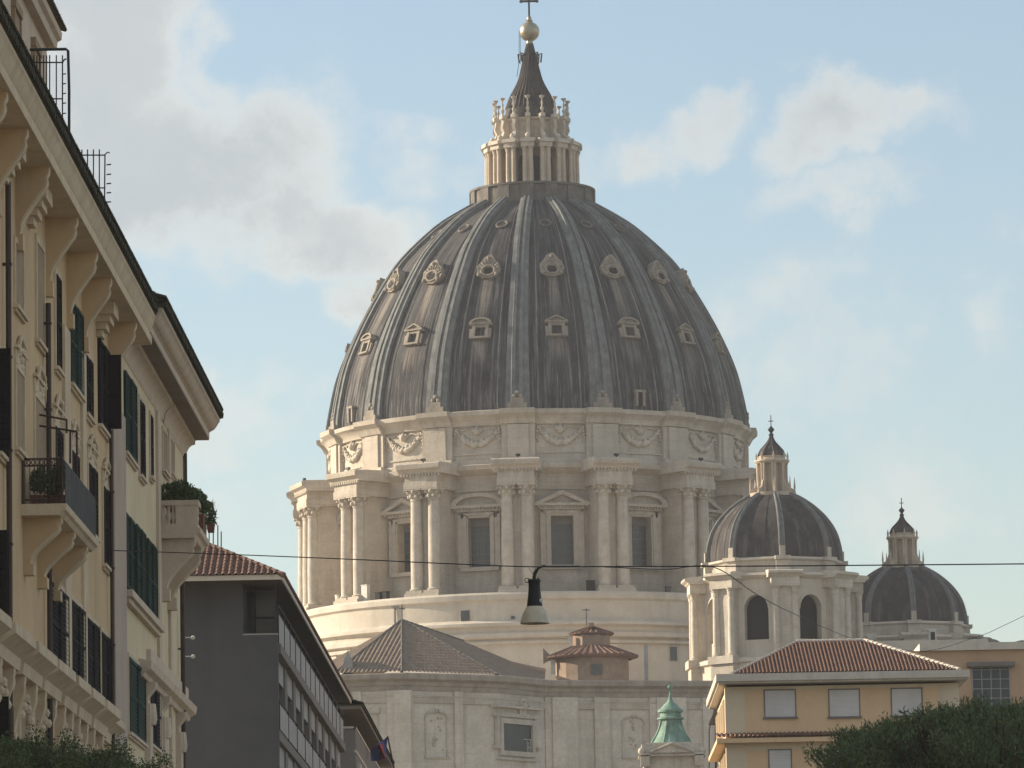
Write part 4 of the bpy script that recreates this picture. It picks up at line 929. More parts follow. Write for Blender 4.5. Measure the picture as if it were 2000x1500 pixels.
FW_(29, 44, 728, 880, SHUTBR, .18, OCHTRIM, hood=1, blank=True); FW_(66, 84, 785, 935, SHUTBR, .18, OCHTRIM, hood=1, blank=True)
FW_(104, 117, 838, 955, SHUTBR, .18, OCHTRIM, hood=1, leaves=True); FW_(137, 149, 885, 985, SHUTBR, .18, OCHTRIM, hood=1)
FW_(170, 185, 912, 1042, SHUTBR, .15, OCHTRIM, hood=1); FW_(199, 210, 955, 1105, SHUTBR, .15, OCHTRIM, hood=1)
FW_(-8, 16, 1045, 1212, SHUT, .1, OCHTRIM, ajar=.25); FW_(-8, 20, 1368, 1480, SHUT, .1, OCHTRIM, ajar=.3)
for a, b, t, c in ((94, 128, 1148, 1306), (136, 161, 1182, 1332), (167, 189, 1215, 1361), (195, 217, 1243, 1388)): FW_(a, b, t, c, SHUT, .14, OCHTRIM)
# string course with broken-forward hoods
zs_ = hz(11.35); mb = MB(rel(OB)); mb.prism_y([(XW-.1, zs_-.75), (XW+.1, zs_-.75), (XW+.12, zs_-.45), (XW+.3, zs_-.3), (XW+.42, zs_-.22), (XW+.42, zs_), (XW-.1, zs_+.12)], 96, y0); mb.build('string_course', OCHTRIM, OB)
for a, b in ((-32, 14), (22, 62), (68, 104), (108, 140), (146, 170), (174, 198), (202, 228)):
    ya, _ = fyz(a, 1350, -13.4); yb, _ = fyz(b, 1350, -13.4); mb = MB(rel(OB))
    mb.prism_y([(XW-.1, zs_-.8), (XW+.3, zs_-.8), (XW+.34, zs_-.5), (XW+.55, zs_-.35), (XW+.72, zs_-.25), (XW+.72, zs_+.02), (XW-.1, zs_+.18)], ya, yb)
    for t in (.12, .74): q = ya+(yb-ya)*t; scorbel(mb, XW-.05, XW+.28, zs_-2.6, zs_-.8, q, q+.45)
    mb.build('window_hood', OCHTRIM, OB, 30)
    mb = MB(rel(OB)); q0, q1 = ya+(yb-ya)*.26, ya+(yb-ya)*.72; mb.box(XW-.1, XW+.02, q0, q1, zs_-4.2, zs_-1.3); f = mb.build('window', BLIND, OB)
    mb = MB(rel(OB)); mb.box(XW-.1, XW+.12, q0-.2, q0, zs_-4.3, zs_-1.1); mb.box(XW-.1, XW+.12, q1, q1+.2, zs_-4.3, zs_-1.1); mb.box(XW-.1, XW+.12, q0, q1, zs_-1.3, zs_-1.1)
    for i in range(5): mb.ball((XW+.1, q0+(q1-q0)*i/4, zs_-1.25-.25*abs(i-2)), .14, 4)
    mb.build('frame', OCHTRIM, f)
# balcony with iron rails, grey screen and S brackets
yb0 = 133.4; yb1 = 142.8; zb_ = hz(14.8)
mb = MB(rel(OB)); mb.prism_y([(XW-.1, zb_), (-12.98, zb_), (-12.9, zb_+.1), (-12.82, zb_+.14), (-12.8, zb_+.3), (XW-.1, zb_+.3)], yb0, yb1); BAL = mb.build('balcony', OCHTRIM, OB)
for y in (134.0, 137.6, 141.3): mb = MB(rel(OB)); scorbel(mb, XW-.05, -13.0, zb_-1.5, zb_, y, y+.5); mb.build('balcony_bracket', [OCHRE, OCHTRIM], BAL, 30)
mb = MB(rel(OB)); zr = zb_+1.5
for X_, Y_ in ((-12.92, yb0+.1), (-12.92, yb1-.1), (-13.95, yb0+.1)): mb.tube([(X_, Y_, zb_+.3), (X_, Y_, zr+.05)], .035, 6)
for q in (zr, zr-.18, zb_+.42): mb.tube([(-13.95, yb0+.1, q), (-12.92, yb0+.1, q)], .025, 5); mb.tube([(-12.92, yb0+.1, q), (-12.92, yb1-.1, q)], .025, 5)
for i in range(8): x = -13.9+i*.13; mb.tube([(x, yb0+.1, zb_+.3), (x, yb0+.1, zr)], .014, 4)
for i in range(9): mb.tube([(-13.9+.11*i+.05*math.cos(a), yb0+.1, zr-.09+.06*math.sin(a)) for a in [PI*k/4 for k in range(9)]], .011, 4)
mb.build('iron_railing', PIPE, BAL)
mb = MB(rel(OB))
for i in range(5): mb.box(-12.86, -12.84, yb0+.15+i*1.76, yb0+.15+i*1.76+1.70, zb_+.28, zr-.1+.0)
mb.build('grey_screen', GREYPAN, BAL)
mb = MB(rel(OB)); p = lambda a, b, Y=138.0: tuple(atY(a, b, Y))
for pts in ([(50, 805), (131, 820)], [(62, 829), (150, 843)], [(130, 819), (130, 846)], [(137, 843), (137, 905)], [(150, 843), (150, 930)], [(110, 838), (110, 900)]): mb.tube([p(*q) for q in pts], .03, 5)
mb.build('clothes_rack', PIPE, BAL)
# penthouse storey and its roof
mb = MB(rel(OB)); zt_ = atX(114, 80, -14.7).z; mb.box(-24, -15.0, 96, 150.9, hz(24.6), zt_-.28); PH_ = mb.build('penthouse', TRIMPK, OB)
mb = MB(rel(OB)); mb.prism_y([(-24.4, zt_-.3), (-14.75, zt_-.3), (-14.72, zt_-.05), (-14.6, zt_+.02), (-14.58, zt_+.22), (-24.4, zt_+.25)], 96, 151.4); mb.build('eave', TRIMPK, PH_)
mb = MB(rel(OB)); tiles(mb, (-14.48, 96, zt_+.27), (-14.48, 151.6, zt_+.27), (-19, 151.6, zt_+2), (-19, 96, zt_+2), p=.3, amp=.08); mb.build('roof_tiles', MOSS, PH_)
for k in range(5):
    y = 124.8+k*5.4; mb = MB(rel(OB)); mb.box(-15.05, -14.93, y, y+1.5, zt_-3.6, zt_-1.2); mb.box(-15.05, -14.85, y-.2, y+1.7, zt_-1.2, zt_-.95)
    for q in (-.15, 1.52): mb.box(-15.05, -14.88, y+q, y+q+.14, zt_-3.8, zt_-1.2)
    mb.build('penthouse_window', BLIND, PH_)
# iron security screens on the roof terrace
mb = MB(rel(OB)); p = lambda a, b: tuple(atY(a, b, 136.0)); p2 = lambda a, b: tuple(atY(a, b, 136.5))
mb.tube([p(58, 97), p(129, 96), p(133, 99), p(135, 175), p(135, 262)], .04, 6)
for x in (66, 72, 78, 85, 91, 97, 110, 122): mb.tube([p2(x, 108), p2(x, 215 if x > 90 else 180)], .022, 4)
for q in (122, 193): mb.tube([p2(65, q), p2(122, q)], .024, 4)
mb.tube([p2(122, 122), p2(126, 116), p2(130, 115)], .024, 4)
for q in (145, 164, 183, 202, 222): mb.tube([p2(122, q), p2(129, q-1)], .02, 4); 
mb.tube([p2(122, 120), p2(122, 240)], .024, 4); mb.build('iron_screen', DARKMET, OB)
mb = MB(rel(OB)); p = lambda a, b: tuple(atY(a, b, 147.4))
for x in (160, 171, 182.5, 194): mb.tube([p(x, 292), p(x, 405)], .024, 4)
mb.tube([p(205, 303), p(204, 420)], .026, 4)
for q in (303, 367): mb.tube([p(158, q), p(204, q)], .024, 4)
mb.tube([p(204, 303), p(210, 297), p(214, 299)], .024, 4)
for q in (322, 341, 359, 377, 395, 413): mb.tube([p(208, q), p(217, q-1)], .024, 4)
mb.build('iron_screen', DARKMET, OB)

# ---------- second house: pale yellow, coved eave
YE = 191.9
YB = thing('yellow_apartment_house', (-20, 175, 0), 'pale yellow house joined beyond the ochre one, with green shutters and a smooth coved eave', 'house')
BT = YB
mb = MB(rel(YB)); mb.box(-26, XW-.001, YJ+.002, YE, 0, hz(24.0)); mb.build('wall', PALEY, YB)
EV2 = [(XW-.2, hz(23.2)), (XW+.02, hz(23.2)), (XW+.06, hz(23.3))]
for i in range(6): a = PI/2*i/5; EV2.append((XW+.06+.34*(1-math.cos(a)), hz(23.3+.42*math.sin(a))))
EV2 += [(-13.6, hz(23.85)), (-13.5, hz(23.9)), (-13.06, hz(23.92)), (-13.06, hz(24.15)), (-13.0, hz(24.18))]
for i in range(6): t = i/5; EV2.append((-13.0+.3*t, hz(24.2+.3*t*t)))
EV2 += [(-12.66, hz(24.52)), (-12.66, hz(24.66)), (XW-.2, hz(24.7))]
mb = MB(rel(YB)); mb.prism_y(EV2, YJ+.202, YE+1.0); mb.build('eave_cornice', TRIMPK, YB, 40)
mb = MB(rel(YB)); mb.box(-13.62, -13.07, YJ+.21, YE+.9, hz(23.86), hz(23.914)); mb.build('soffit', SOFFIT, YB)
mb = MB(rel(YB)); tiles(mb, (-12.56, YJ+.1, hz(24.92)), (-12.56, YE+1.3, hz(24.92)), (-17, YE+1.3, hz(26.5)), (-17, YJ+.1, hz(26.5)), p=.26, amp=.07, course=.4)
mb.box(-13.0, -12.62, YJ+.1, YE+1.3, hz(24.67), hz(24.9))
for i in range(int((YE-YJ+1)/.26)): y = YJ+.2+i*.26; mb.tube([(-12.9, y, hz(24.78)), (-12.5-.03*random.random(), y, hz(24.72)+.02*random.random())], .1, 6)
mb.box(-13.0, -12.58, YJ+.1, YE+1.3, hz(24.80), hz(24.86)); mb.build('tiled_roof', MOSS, YB)
yq = atX(333, 795, -13.7).y; mb = MB(rel(YB)); mb.prism_y([(x+.05, z-.03) for x, z in EV2[1:10]]+[(XW, hz(23.9))], yq, yq+.4); mb.build('cove_rib', TRIMPK, YB, 40)
FW_ = lambda *a, **k: facade_window(YB, *a, **k)
FW_(241, 262, 738, 893, SHUTGR, .0, TRIMPK); FW_(270, 278, 785, 930, SHUTBR, .15, TRIMPK); FW_(291, 295, 812, 930, SHUTBR, .12, TRIMPK)
for a, b, t, c in ((242, 257, 1008, 1152), (263, 280, 1032, 1182), (285, 302, 1060, 1212)): FW_(a, b, t, c, SHUTGR, .0, TRIMPK, sill=False)
ya, z1_ = fyz(243, 1152); yb2, _ = fyz(303, 1216); mb = MB(rel(YB)); mb.box(XW-.1, XW+.3, ya-.4, yb2+.5, z1_-.25, z1_-.02); mb.box(XW-.1, XW+.18, ya-.2, yb2+.3, z1_-.42, z1_-.25); mb.build('sill_course', TRIMPK, YB)
FW_(249, 279, 1296, 1440, SHUTGR, .12, TRIMPK); FW_(290, 309, 1330, 1458, SHUTBR, .12, TRIMPK)
for a, b, t, c in ((316, 324, 845, 920), (331, 338, 862, 925)): FW_(a, b, t, c, SHUTBR, .12, TRIMPK, blank=True)
for a, b in ((304, 309), (326, 329)):
    ya, _ = fyz(a, 900); yb2, _ = fyz(b, 900); mb = MB(rel(YB)); mb.box(XW-.1, XW+.1, ya, yb2, hz(10), hz(23.2)); mb.build('pilaster', TRIMPK, YB)
ya, _ = fyz(305, 1300)
mb = MB(rel(YB)); mb.prism_y([(XW-.1, hz(13.6)), (XW+.15, hz(13.6)), (XW+.2, hz(13.75)), (XW+.4, hz(13.85)), (XW+.45, hz(14.1)), (XW-.1, hz(14.2))], 170.7, YE+.1); mb.build('ledge', TRIMPK, YB)
mb = MB(rel(YB)); mb.box(XW-.1, XW+.15, 174, YE-.2, hz(14.2), hz(14.75)); mb.build('ledge_block', TRIMPK, YB)
for y in (173, 179.5, 187): mb = MB(rel(YB)); mb.box(XW-.1, XW+.2, y, y+1.1, 0, hz(12.9)); scorbel(mb, XW, XW+.38, hz(12.9), hz(13.6), y+.1, y+1.0); mb.lathe([(.25, hz(12.2)), (.3, hz(12.4)), (.25, hz(12.9))], 8, XW+.1, y+.5); mb.build('console', TRIMPK, YB, 30)
downpipe(YB, 357.5, 1100, 1500, X=-13.82, r=.09, m=PIPE)
mb = MB(rel(YB)); yq = YE-.15
for q in (1245, 1282): z = atY(364, q, yq).z; mb.ball((-13.68, yq+.12, z), .08, 6); mb.tube([(-14.05, yq-.05, z), (-13.68, yq+.12, z)], .03, 4)
mb.build('wall_lamp', WHITE, YB)
mb = MB(rel(YB)); zz0 = hz(19); mb.tube([(-13.95, YE+.1, hz(19.5)), (-13.95, YE+.1, hz(23.3))], .1, 8); mb.build('downpipe', PIPE, YB)
# balustraded balcony
ya, yb2 = 179.9, 184.6; zs2 = hz(19.0)
mb = MB(rel(YB)); mb.prism_y([(XW-.1, zs2), (-12.75, zs2), (-12.68, zs2+.14), (-12.55, zs2+.2), (-12.52, zs2+.36), (XW-.1, zs2+.36)], ya, yb2); B2 = mb.build('stone_balcony', TRIMPK, YB)
mb = MB(rel(YB)); zr = zs2+1.35
mb.box(XW, -12.6, ya+.05, ya+.35, zr-.18, zr); mb.box(-12.9, -12.6, ya+.35, yb2-.05, zr-.18, zr-.001); mb.box(XW, -12.62, ya+.06, ya+.33, zs2+.361, zs2+.5); mb.box(-12.88, -12.62, ya+.33, yb2-.06, zs2+.362, zs2+.5)
mb.box(-13.42, -12.62, ya+.08, ya+.32, zs2+.5, zr-.18); mb.box(-12.86, -12.62, yb2-.6, yb2-.1, zs2+.5, zr-.18)
def bal(x, y): mb.lathe([(.09, zs2+.5), (.05, zs2+.6), (.11, zs2+.78), (.05, zs2+1.0), (.08, zr-.18)], 8, x, y)
for x in (-13.88, -13.66, -13.5): bal(x, ya+.2)
for i in range(16): bal(-12.75, ya+.5+i*.26)
mb.build('balustrade', TRIMPK, B2, 40)
for y in (ya+.3, yb2-1.1): mb = MB(rel(YB)); scorbel(mb, XW-.05, -12.75, hz(16.9), zs2, y, y+.6); mb.build('balcony_bracket', TRIMPK, B2, 30)

# ---------- foliage builder
def leaves(name, m, centers, n, size, parent=None, base=None, seed=1, flat=.8, shell=.55, up=0.0, length=1.0):
    """many small leaf faces spread through lumpy volumes; centers = [(x,y,z,rx,ry,rz)]"""
    rnd = random.Random(seed); vs = []; fs = []
    tot = sum(c[3]*c[4]*c[5] for c in centers)
    b = Vector(base) if base is not None else Vector((0, 0, 0))
    for c in centers:
        k = max(int(n*c[3]*c[4]*c[5]/tot), 3)
        for _ in range(k):
            d = Vector((rnd.gauss(0, 1), rnd.gauss(0, 1), rnd.gauss(0, 1))).normalized(); q = shell+(1-shell)*rnd.random()
            q *= 1+.22*mnoise.noise(Vector((c[0]+d.x*2.2, c[1]+d.y*2.2, c[2]+d.z*2.2)))+.1*rnd.random()
            p_ = Vector((c[0]+d.x*c[3]*q, c[1]+d.y*c[4]*q, c[2]+d.z*c[5]*q))
            t1 = (d*.6+Vector((rnd.gauss(0, 1), rnd.gauss(0, 1), rnd.gauss(0, 1)))*.6+Vector((0, 0, up))).normalized(); t2 = t1.cross(Vector((rnd.gauss(0, 1), rnd.gauss(0, 1), rnd.gauss(0, 1)))).normalized()
            s_ = size*rnd.uniform(.6, 1.4); o = len(vs); a = t1*s_*length; e = t2*s_*.45
            vs += [p_-a*.5, p_+e*.5-a*.1, p_+a*.5, p_-e*.5-a*.1]; fs.append((o, o+1, o+2, o+3))
    me = bpy.data.meshes.new(name); me.from_pydata([v-b for v in vs], [], fs); me.materials.append(m)
    o = bpy.data.objects.new(name, me); C.objects.link(o)
    if parent is not None: o.parent = parent
    return o
# plants on the balconies
def potplant(loc, label, m, cl, n, size, pot=None, cat='plant', group=None, seed=1, up=0, length=1):
    t = thing('potted_plant', loc, label, cat, group)
    if pot:
        w_, h_, d_ = pot; mb = MB(); mb.loops([(-w_*.42, -d_*.42, 0), (w_*.42, -d_*.42, 0), (w_*.42, d_*.42, 0), (-w_*.42, d_*.42, 0)], [(-w_*.5, -d_*.5, h_*.85), (w_*.5, -d_*.5, h_*.85), (w_*.5, d_*.5, h_*.85), (-w_*.5, d_*.5, h_*.85)])
        mb.box(-w_*.54, w_*.54, -d_*.54, d_*.54, h_*.851, h_); mb.build('pot', TERRA, t)
    leaves('foliage', m, cl, n, size, t, None, seed, up=up, length=length)
    return t
zf_ = zb_+.302
for i, (x, y, s_, lab) in enumerate(((-13.62, 134.1, .42, 'bushy plant in a terracotta pot on the left of the ochre house balcony'), (-13.1, 134.2, .5, 'taller leafy plant in a terracotta pot at the corner of the ochre house balcony'), (-13.35, 135.5, .5, 'dark shrub in a terracotta pot behind the other pots on the ochre house balcony'))):
    potplant((x, y, zf_), lab, LEAF, [(0, 0, .3+s_*.9, s_*.55, s_*.6, s_*.75), (.1, 0, .3+s_*1.5, s_*.3, s_*.35, s_*.45)], 900, .09, (.38, .3, .32), group='pots on the ochre house balcony', seed=11+i)
zf_ = zr+.003
t = potplant((-13.3, ya+.6, zs2+.37), 'dense dark bush filling the stone balcony of the pale yellow house', LEAF, [(-.45, 0, 1.3, .42, .5, .34), (.0, .1, 1.4, .45, .6, .36), (.35, .2, 1.25, .4, .6, .3), (-.15, 0, 1.05, .6, .5, .25), (.1, 1.5, 1.3, .5, 1.2, .3)], 9000, .1, (.9, .9, .5), seed=21)
t = potplant((-12.65, ya+1.6, zs2+.37), 'small round bush hanging over the corner of the stone balcony', LEAF, [(.0, 0, 1.15, .25, .5, .3), (.15, .3, .95, .2, .4, .25)], 2200, .09, (.3, .6, .8), seed=22)
t = potplant((-12.42, 183.8, zs2+.6), 'spiky thin plant at the far end of the stone balcony', LEAF, [(.0, 0, .65, .2, .3, .45)], 150, .12, (.26, .3, .4), seed=23, up=1.2, length=2.6)

# ---------- dark grey modern block with loggias
GB = thing('grey_apartment_block', (-16, 255, 0), 'dark grey block with a brown tiled hipped roof and a row of balconies', 'apartment block')
XG = -12.15; GY0, GY1 = 222.0, 289.0
mb = MB(rel(GB)); yt = atY(541, 1240, GY0).z; ytop = atY(541, 1128, GY0).z
lx0 = atY(475, 1200, GY0).x; lz0 = atY(505, 1240, GY0).z
XR = -13.35
mb.box(-22, lx0, GY0, GY0+.4, 0, ytop); mb.box(lx0, XG, GY0, GY0+.4, 0, lz0)
mb.box(-22, XR, GY0+2.0, GY1, 0, ytop-.05); mb.box(-22, lx0, GY0+.4, GY0+2.0, 0, ytop-.05)
mb.box(XR, XG-.0, GY0+.4, GY0+.7, 0, lz0-.3)
GW = mb.build('wall', GREYP, GB)
slabz = [21.12, 17.37, 13.6, 9.9, 6.2]
for i, z in enumerate(slabz):
    mb = MB(rel(GB)); mb.box(XR-.1, XG+(.12 if i == 0 else .0), GY0+(.41 if i else .42), GY1, z-.42, z); mb.build('balcony_slab', GREYTAUPE, GB)
mb = MB(rel(GB)); mb.box(XR-.05, XR+.03, GY0+2.01, GY1, 0, ytop-.06); mb.build('recessed_wall', GREYTAUPE, GB)
nb = 14; bw = (GY1-GY0-.7)/nb
for k in range(nb):
    y = GY0+.7+k*bw
    mb = MB(rel(GB)); mb.box(XG-.06, XG, y+.06, y+bw-.06, slabz[0]+.1, slabz[0]+1.35); pn = mb.build('glass_balustrade', PALEPAN, GB)
    mb = MB(rel(GB)); mb.box(XG-.07, XG+.03, y-.05, y+.05, slabz[0], slabz[0]+1.75); mb.tube([(XG, y, slabz[0]+1.72), (XG, y+bw, slabz[0]+1.72)], .035, 5); mb.tube([(XG, y, slabz[0]+1.38), (XG, y+bw, slabz[0]+1.38)], .025, 5); mb.build('rail', DARKMET, pn)
nb = 9; bw = (GY1-GY0-.7)/nb
for li, z in enumerate(slabz[1:4]):
    ztop_ = slabz[li]-.42
    for k in range(nb):
        y = GY0+.7+k*bw
        mb = MB(rel(GB)); mb.box(XR, XG-.12, y, y+2.0, z+1.15, ztop_-.001); mb.build('pier', GREYTAUPE, GB)
        mb = MB(rel(GB)); mb.box(XR+.032, XR+.1, y+2.3, y+bw-.25, z+.1, ztop_-.5); f = mb.build('window', GLASS, GB)
        mb = MB(rel(GB)); mb.box(XG-.35, XG-.2, y+2.0, y+bw, ztop_-.95, ztop_-.003); mb.build('shutter_box', PALEPAN, f)
        mb = MB(rel(GB)); mb.box(XG-.06, XG+.01, y+.05, y+bw-.05, z+.08, z+1.15); pn = mb.build('parapet_panel', PALEPAN, GB)
        mb = MB(rel(GB)); mb.box(XG-.07, XG+.04, y-.05, y+.05, z, z+1.3); mb.tube([(XG, y, z+1.3), (XG, y+bw, z+1.3)], .03, 5); mb.build('rail', DARKMET, pn)
# corner loggia facing the camera
mb = MB(rel(GB)); mb.box(lx0+.25, XG-.15, GY0+2.0-.03, GY0+2.0+.02, lz0+.1, ytop-.4); lw = mb.build('window', GLASS, GB)
mb = MB(rel(GB))
for x in (lx0+.1, XG-.1): mb.box(x-.05, x+.05, GY0+.1, GY0+.2, lz0, ytop-.02)
mb.tube([(lx0+.1, GY0+.15, ytop-.55), (XG-.1, GY0+.15, ytop-.55)], .04, 5); mb.box(lx0+.3, XG-.15, GY0+1.8, GY0+1.9, lz0+.9, lz0+.95); mb.box(lx0+.35, lx0+.42, GY0+1.8, GY0+1.9, lz0, ytop-.4)
mb.build('frame', DARKMET, lw)
mb = MB(rel(GB)); mb.box(lx0-.02, XG+.02, GY0-.03, GY0+.4, lz0, lz0+.06); mb.build('sill', PALEPAN, GB)
# eave, soffit, hipped roof
EX, EY0, EY1 = atY(549, 1128, 220.2).x, 220.2, 292.0; ez = atY(549, 1131, 220.2).z
mb = MB(rel(GB)); mb.box(-21.6, EX, EY0, EY1, ez, ez+.06); mb.build('soffit', DSOFF, GB)
mb = MB(rel(GB)); mb.box(-21.6, EX+.06, EY0-.08, EY0-.001, ez-.02, ez+.2); mb.box(EX+.001, EX+.07, EY0, EY1+.05, ez-.02, ez+.17); mb.build('gutter', FASCIA, GB)
e_ = ez+.16; A_, B_ = Vector((-20.9, EY0-.15, e_)), Vector((EX+.12, EY0-.15, e_)); mid = (A_.x+B_.x)/2; hw_ = (B_.x-A_.x)/2; rz_ = e_+hw_*.5
R1 = Vector((mid, EY0+hw_, rz_)); R2 = Vector((mid, EY1-hw_, rz_)); C_, D_ = Vector((EX+.12, EY1+.1, e_)), Vector((-20.9, EY1+.1, e_))
mb = MB(rel(GB)); tiles(mb, A_, B_, R1, R1, p=.28, amp=.08, course=.42); tiles(mb, B_, C_, R2, R1, p=.28, amp=.08, course=.42, samples=4); tiles(mb, D_, A_, R1, R2, p=.28, amp=.08, course=.6, samples=4)
mb.build('hipped_roof', BRNTILE, GB); mb = MB(rel(GB)); ridge(mb, B_, R1, .12); ridge(mb, A_, R1, .12); ridge(mb, R1, R2, .12); mb.build('hip_ridge', BRNTILE, GB, 40)
mb = MB(rel(GB)); p = lambda a, b: tuple(atY(a, b, 230))
for x, t in ((408.5, 1008), (416.5, 1012), (425.5, 1026), (432, 1038)): mb.tube([p(x, t), p(x, 1075)], .035, 4)
mb.build('roof_rods', DARKMET, GB)

# ---------- third building beyond, with a flag
TB = thing('taupe_terrace_house', (-16, 320, 0), 'small brown house with a wide pale soffit beyond the dark grey block', 'house')
BT = TB
HY0 = 300.0; ec = atY(705, 1384, HY0-2); wx = atY(695, 1440, HY0).x; zt3 = ec.z
mb = MB(rel(TB)); mb.box(-24, wx-1.4, HY0, 352, 0, zt3-.02); mb.build('wall', PALEPAN, TB)
wz = atY(690, 1424, HY0).z; mb = MB(rel(TB)); mb.box(-23.9, wx, HY0-.5, 351, 0, wz); mb.build('lower_wall', GREYTAUPE, TB)
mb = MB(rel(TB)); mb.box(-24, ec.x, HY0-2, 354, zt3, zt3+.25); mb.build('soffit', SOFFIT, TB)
mb = MB(rel(TB)); tiles(mb, (ec.x+.1, HY0-2.1, zt3+.28), (ec.x+.1, 354, zt3+.28), (-17, 354, zt3+2), (-17, HY0-2.1, zt3+2), p=.3, amp=.08); mb.box(-24, ec.x+.1, HY0-2.1, 354, zt3+.2, zt3+.27); mb.build('roof', MOSS, TB)
mb = MB(rel(TB)); mb.box(wx-.08, wx+.04, HY0-.6, 351, wz+.002, wz+.12); mb.box(wx-.08, wx+.04, HY0-.6, 351, wz-1.4, wz-1.25); mb.box(-20, wx+.04, HY0-.6, HY0-.5, wz+.002, wz+.12); mb.build('parapet_cap', FASCIA, TB)
for k in range(9): mb = MB(rel(TB)); y = HY0+1+k*5.5; mb.box(wx-.1, wx+.03, y, y+2.4, wz-4.4, wz-1.8); f = mb.build('window', GLASS, TB); mb = MB(rel(TB)); mb.box(wx-.05, wx+.12, y+2.5, y+4.2, wz-4.4, wz-1.8); mb.build('shutter', FASCIA, f)
FL = thing('flag', tuple(atY(762, 1496, 318)), 'blue flag with a red stripe on a slanting pole by the brown house', 'flag')
mb = MB(rel(FL)); a_, b_ = atY(767, 1500, 318), atY(728, 1432, 318); a2 = atY(772, 1512, 318); mb.tube([tuple(a2), tuple(atY(757, 1438, 318))], .05, 6); mb.build('pole', DARKMET, FL)
def cloth(name, quad, m, ph):
    mb = MB(rel(FL)); q = [atY(x, y, 318) for x, y in quad]; n = 10; vs = []; fs = []
    for i in range(n+1):
        for j in range(n+1):
            u, v = i/n, j/n; p_ = (q[0]*(1-u)+q[1]*u)*(1-v)+(q[3]*(1-u)+q[2]*u)*v; vs.append((p_.x, p_.y+.22*math.sin(u*7+v*3+ph), p_.z))
    for i in range(n):
        for j in range(n): k = i*(n+1)+j; fs.append((k, k+1, k+n+2, k+n+1))
    mb.add(vs, fs); return mb.build(name, m, FL, 60)
cloth('blue_cloth', [(757, 1438), (723, 1466), (725, 1487), (752, 1484)], FLAGB, 0); cloth('red_stripe', [(746.5, 1452), (735, 1458), (748, 1486), (753.5, 1482)], FLAGR, 1.2).location.y -= .35

# ================================================================== RIGHT SIDE
# ---------- beige house with red tiled hipped roof
RB_ = thing('beige_house', (14, 258, 0), 'beige and peach house with a red tiled hipped roof and three grey blinds', 'house')
RY = 250.0
rx0 = atY(1420, 1380, RY).x; rx1 = atY(1874, 1380, RY).x; rzt = atY(1640, 1338, RY).z
mb = MB(rel(RB_)); mb.box(rx0, rx1, RY, RY+15, 0, rzt)
CW = mb.build('wall', CREAMW, RB_)
pz0, pz1 = atY(1640, 1436, RY).z, atY(1640, 1345, RY).z; pa, pb = atY(1455, 1400, RY).x, atY(1834, 1400, RY).x
mb = MB(rel(RB_)); mb.box(pa, pb, RY-.012, RY+.1, pz0, pz1); mb.build('peach_panel', PEACH, RB_)
pl0, pl1 = atY(1460, 1500, RY).x, pb; lz1 = atY(1640, 1463, RY).z
mb = MB(rel(RB_)); mb.box(pl0, pl1, RY-.012, RY+.1, 4, lz1); mb.build('peach_panel', PEACH, RB_)
for a, b, t, c in ((1495, 1552, 1348, 1401), (1621, 1677, 1347, 1400), (1743, 1799, 1345, 1398), (1504, 1544, 1465, 1530), (1628, 1668, 1464, 1530)):
    q0, q1 = atY(a, c, RY), atY(b, t, RY); x0, x1, z0, z1 = q0.x, q1.x, q0.z, q1.z
    mb = MB(rel(RB_)); mb.box(x0-.06, x0, RY-.05, RY+.1, z0, z1); mb.box(x1, x1+.06, RY-.05, RY+.1, z0, z1); mb.box(x0-.06, x1+.06, RY-.05, RY+.1, z1, z1+.06); mb.box(x0-.12, x1+.12, RY-.14, RY+.1, z0-.09, z0)
    f = mb.build('window', GREYTAUPE, RB_)  # thin dark frame stands in for the shade of a recessed reveal
    mb = MB(rel(RB_)); n = 22
    for i in range(n): z = z0+(z1-z0)*i/n; mb.prism_x([(RY-.02, z+.004), (RY-.035, z+.02), (RY-.035, z+(z1-z0)/n-.012), (RY-.02, z+(z1-z0)/n-.003)], x0, x1)
    mb.box(x0+.001, x1-.001, RY-.021, RY+.05, z0, z1); mb.build('roller_blind', BLINDW, f)
# fascia, soffit, cornices
fx0 = atY(1403, 1325, RY-.9).x; fx1 = atY(1890, 1318, RY-.9).x; fz0 = atY(1640, 1331, RY-.9).z; fz1 = atY(1640, 1315, RY-.9).z; fy1 = RY+16
mb = MB(rel(RB_)); mb.box(fx0, fx1, RY-.9, fy1, fz0, fz1); mb.build('eave', FASCIA, RB_)
mb = MB(rel(RB_)); mb.box(fx0-.1, fx1+.1, RY-1.05, RY-.901, fz0+.1, fz1+.06); mb.box(fx0-.12, fx0-.001, RY-.9, fy1, fz0+.1, fz1+.06); mb.build('gutter', FASCIA, RB_)
cz0 = atY(1640, 1447, RY-.6).z; cz1 = atY(1640, 1438, RY-.6).z
mb = MB(rel(RB_)); mb.box(rx0-.55, rx1+.3, RY-.6, RY+14, cz0, cz1); mb.build('string_cornice', PEACH, RB_)
mb = MB(rel(RB_)); tiles(mb, (rx0-.58, RY-.65, cz1+.02), (rx1+.3, RY-.65, cz1+.02), (rx1+.3, RY, cz1+.25), (rx0-.58, RY, cz1+.25), p=.22, amp=.05, course=.5); mb.build('cornice_tiles', BRNTILE, RB_)
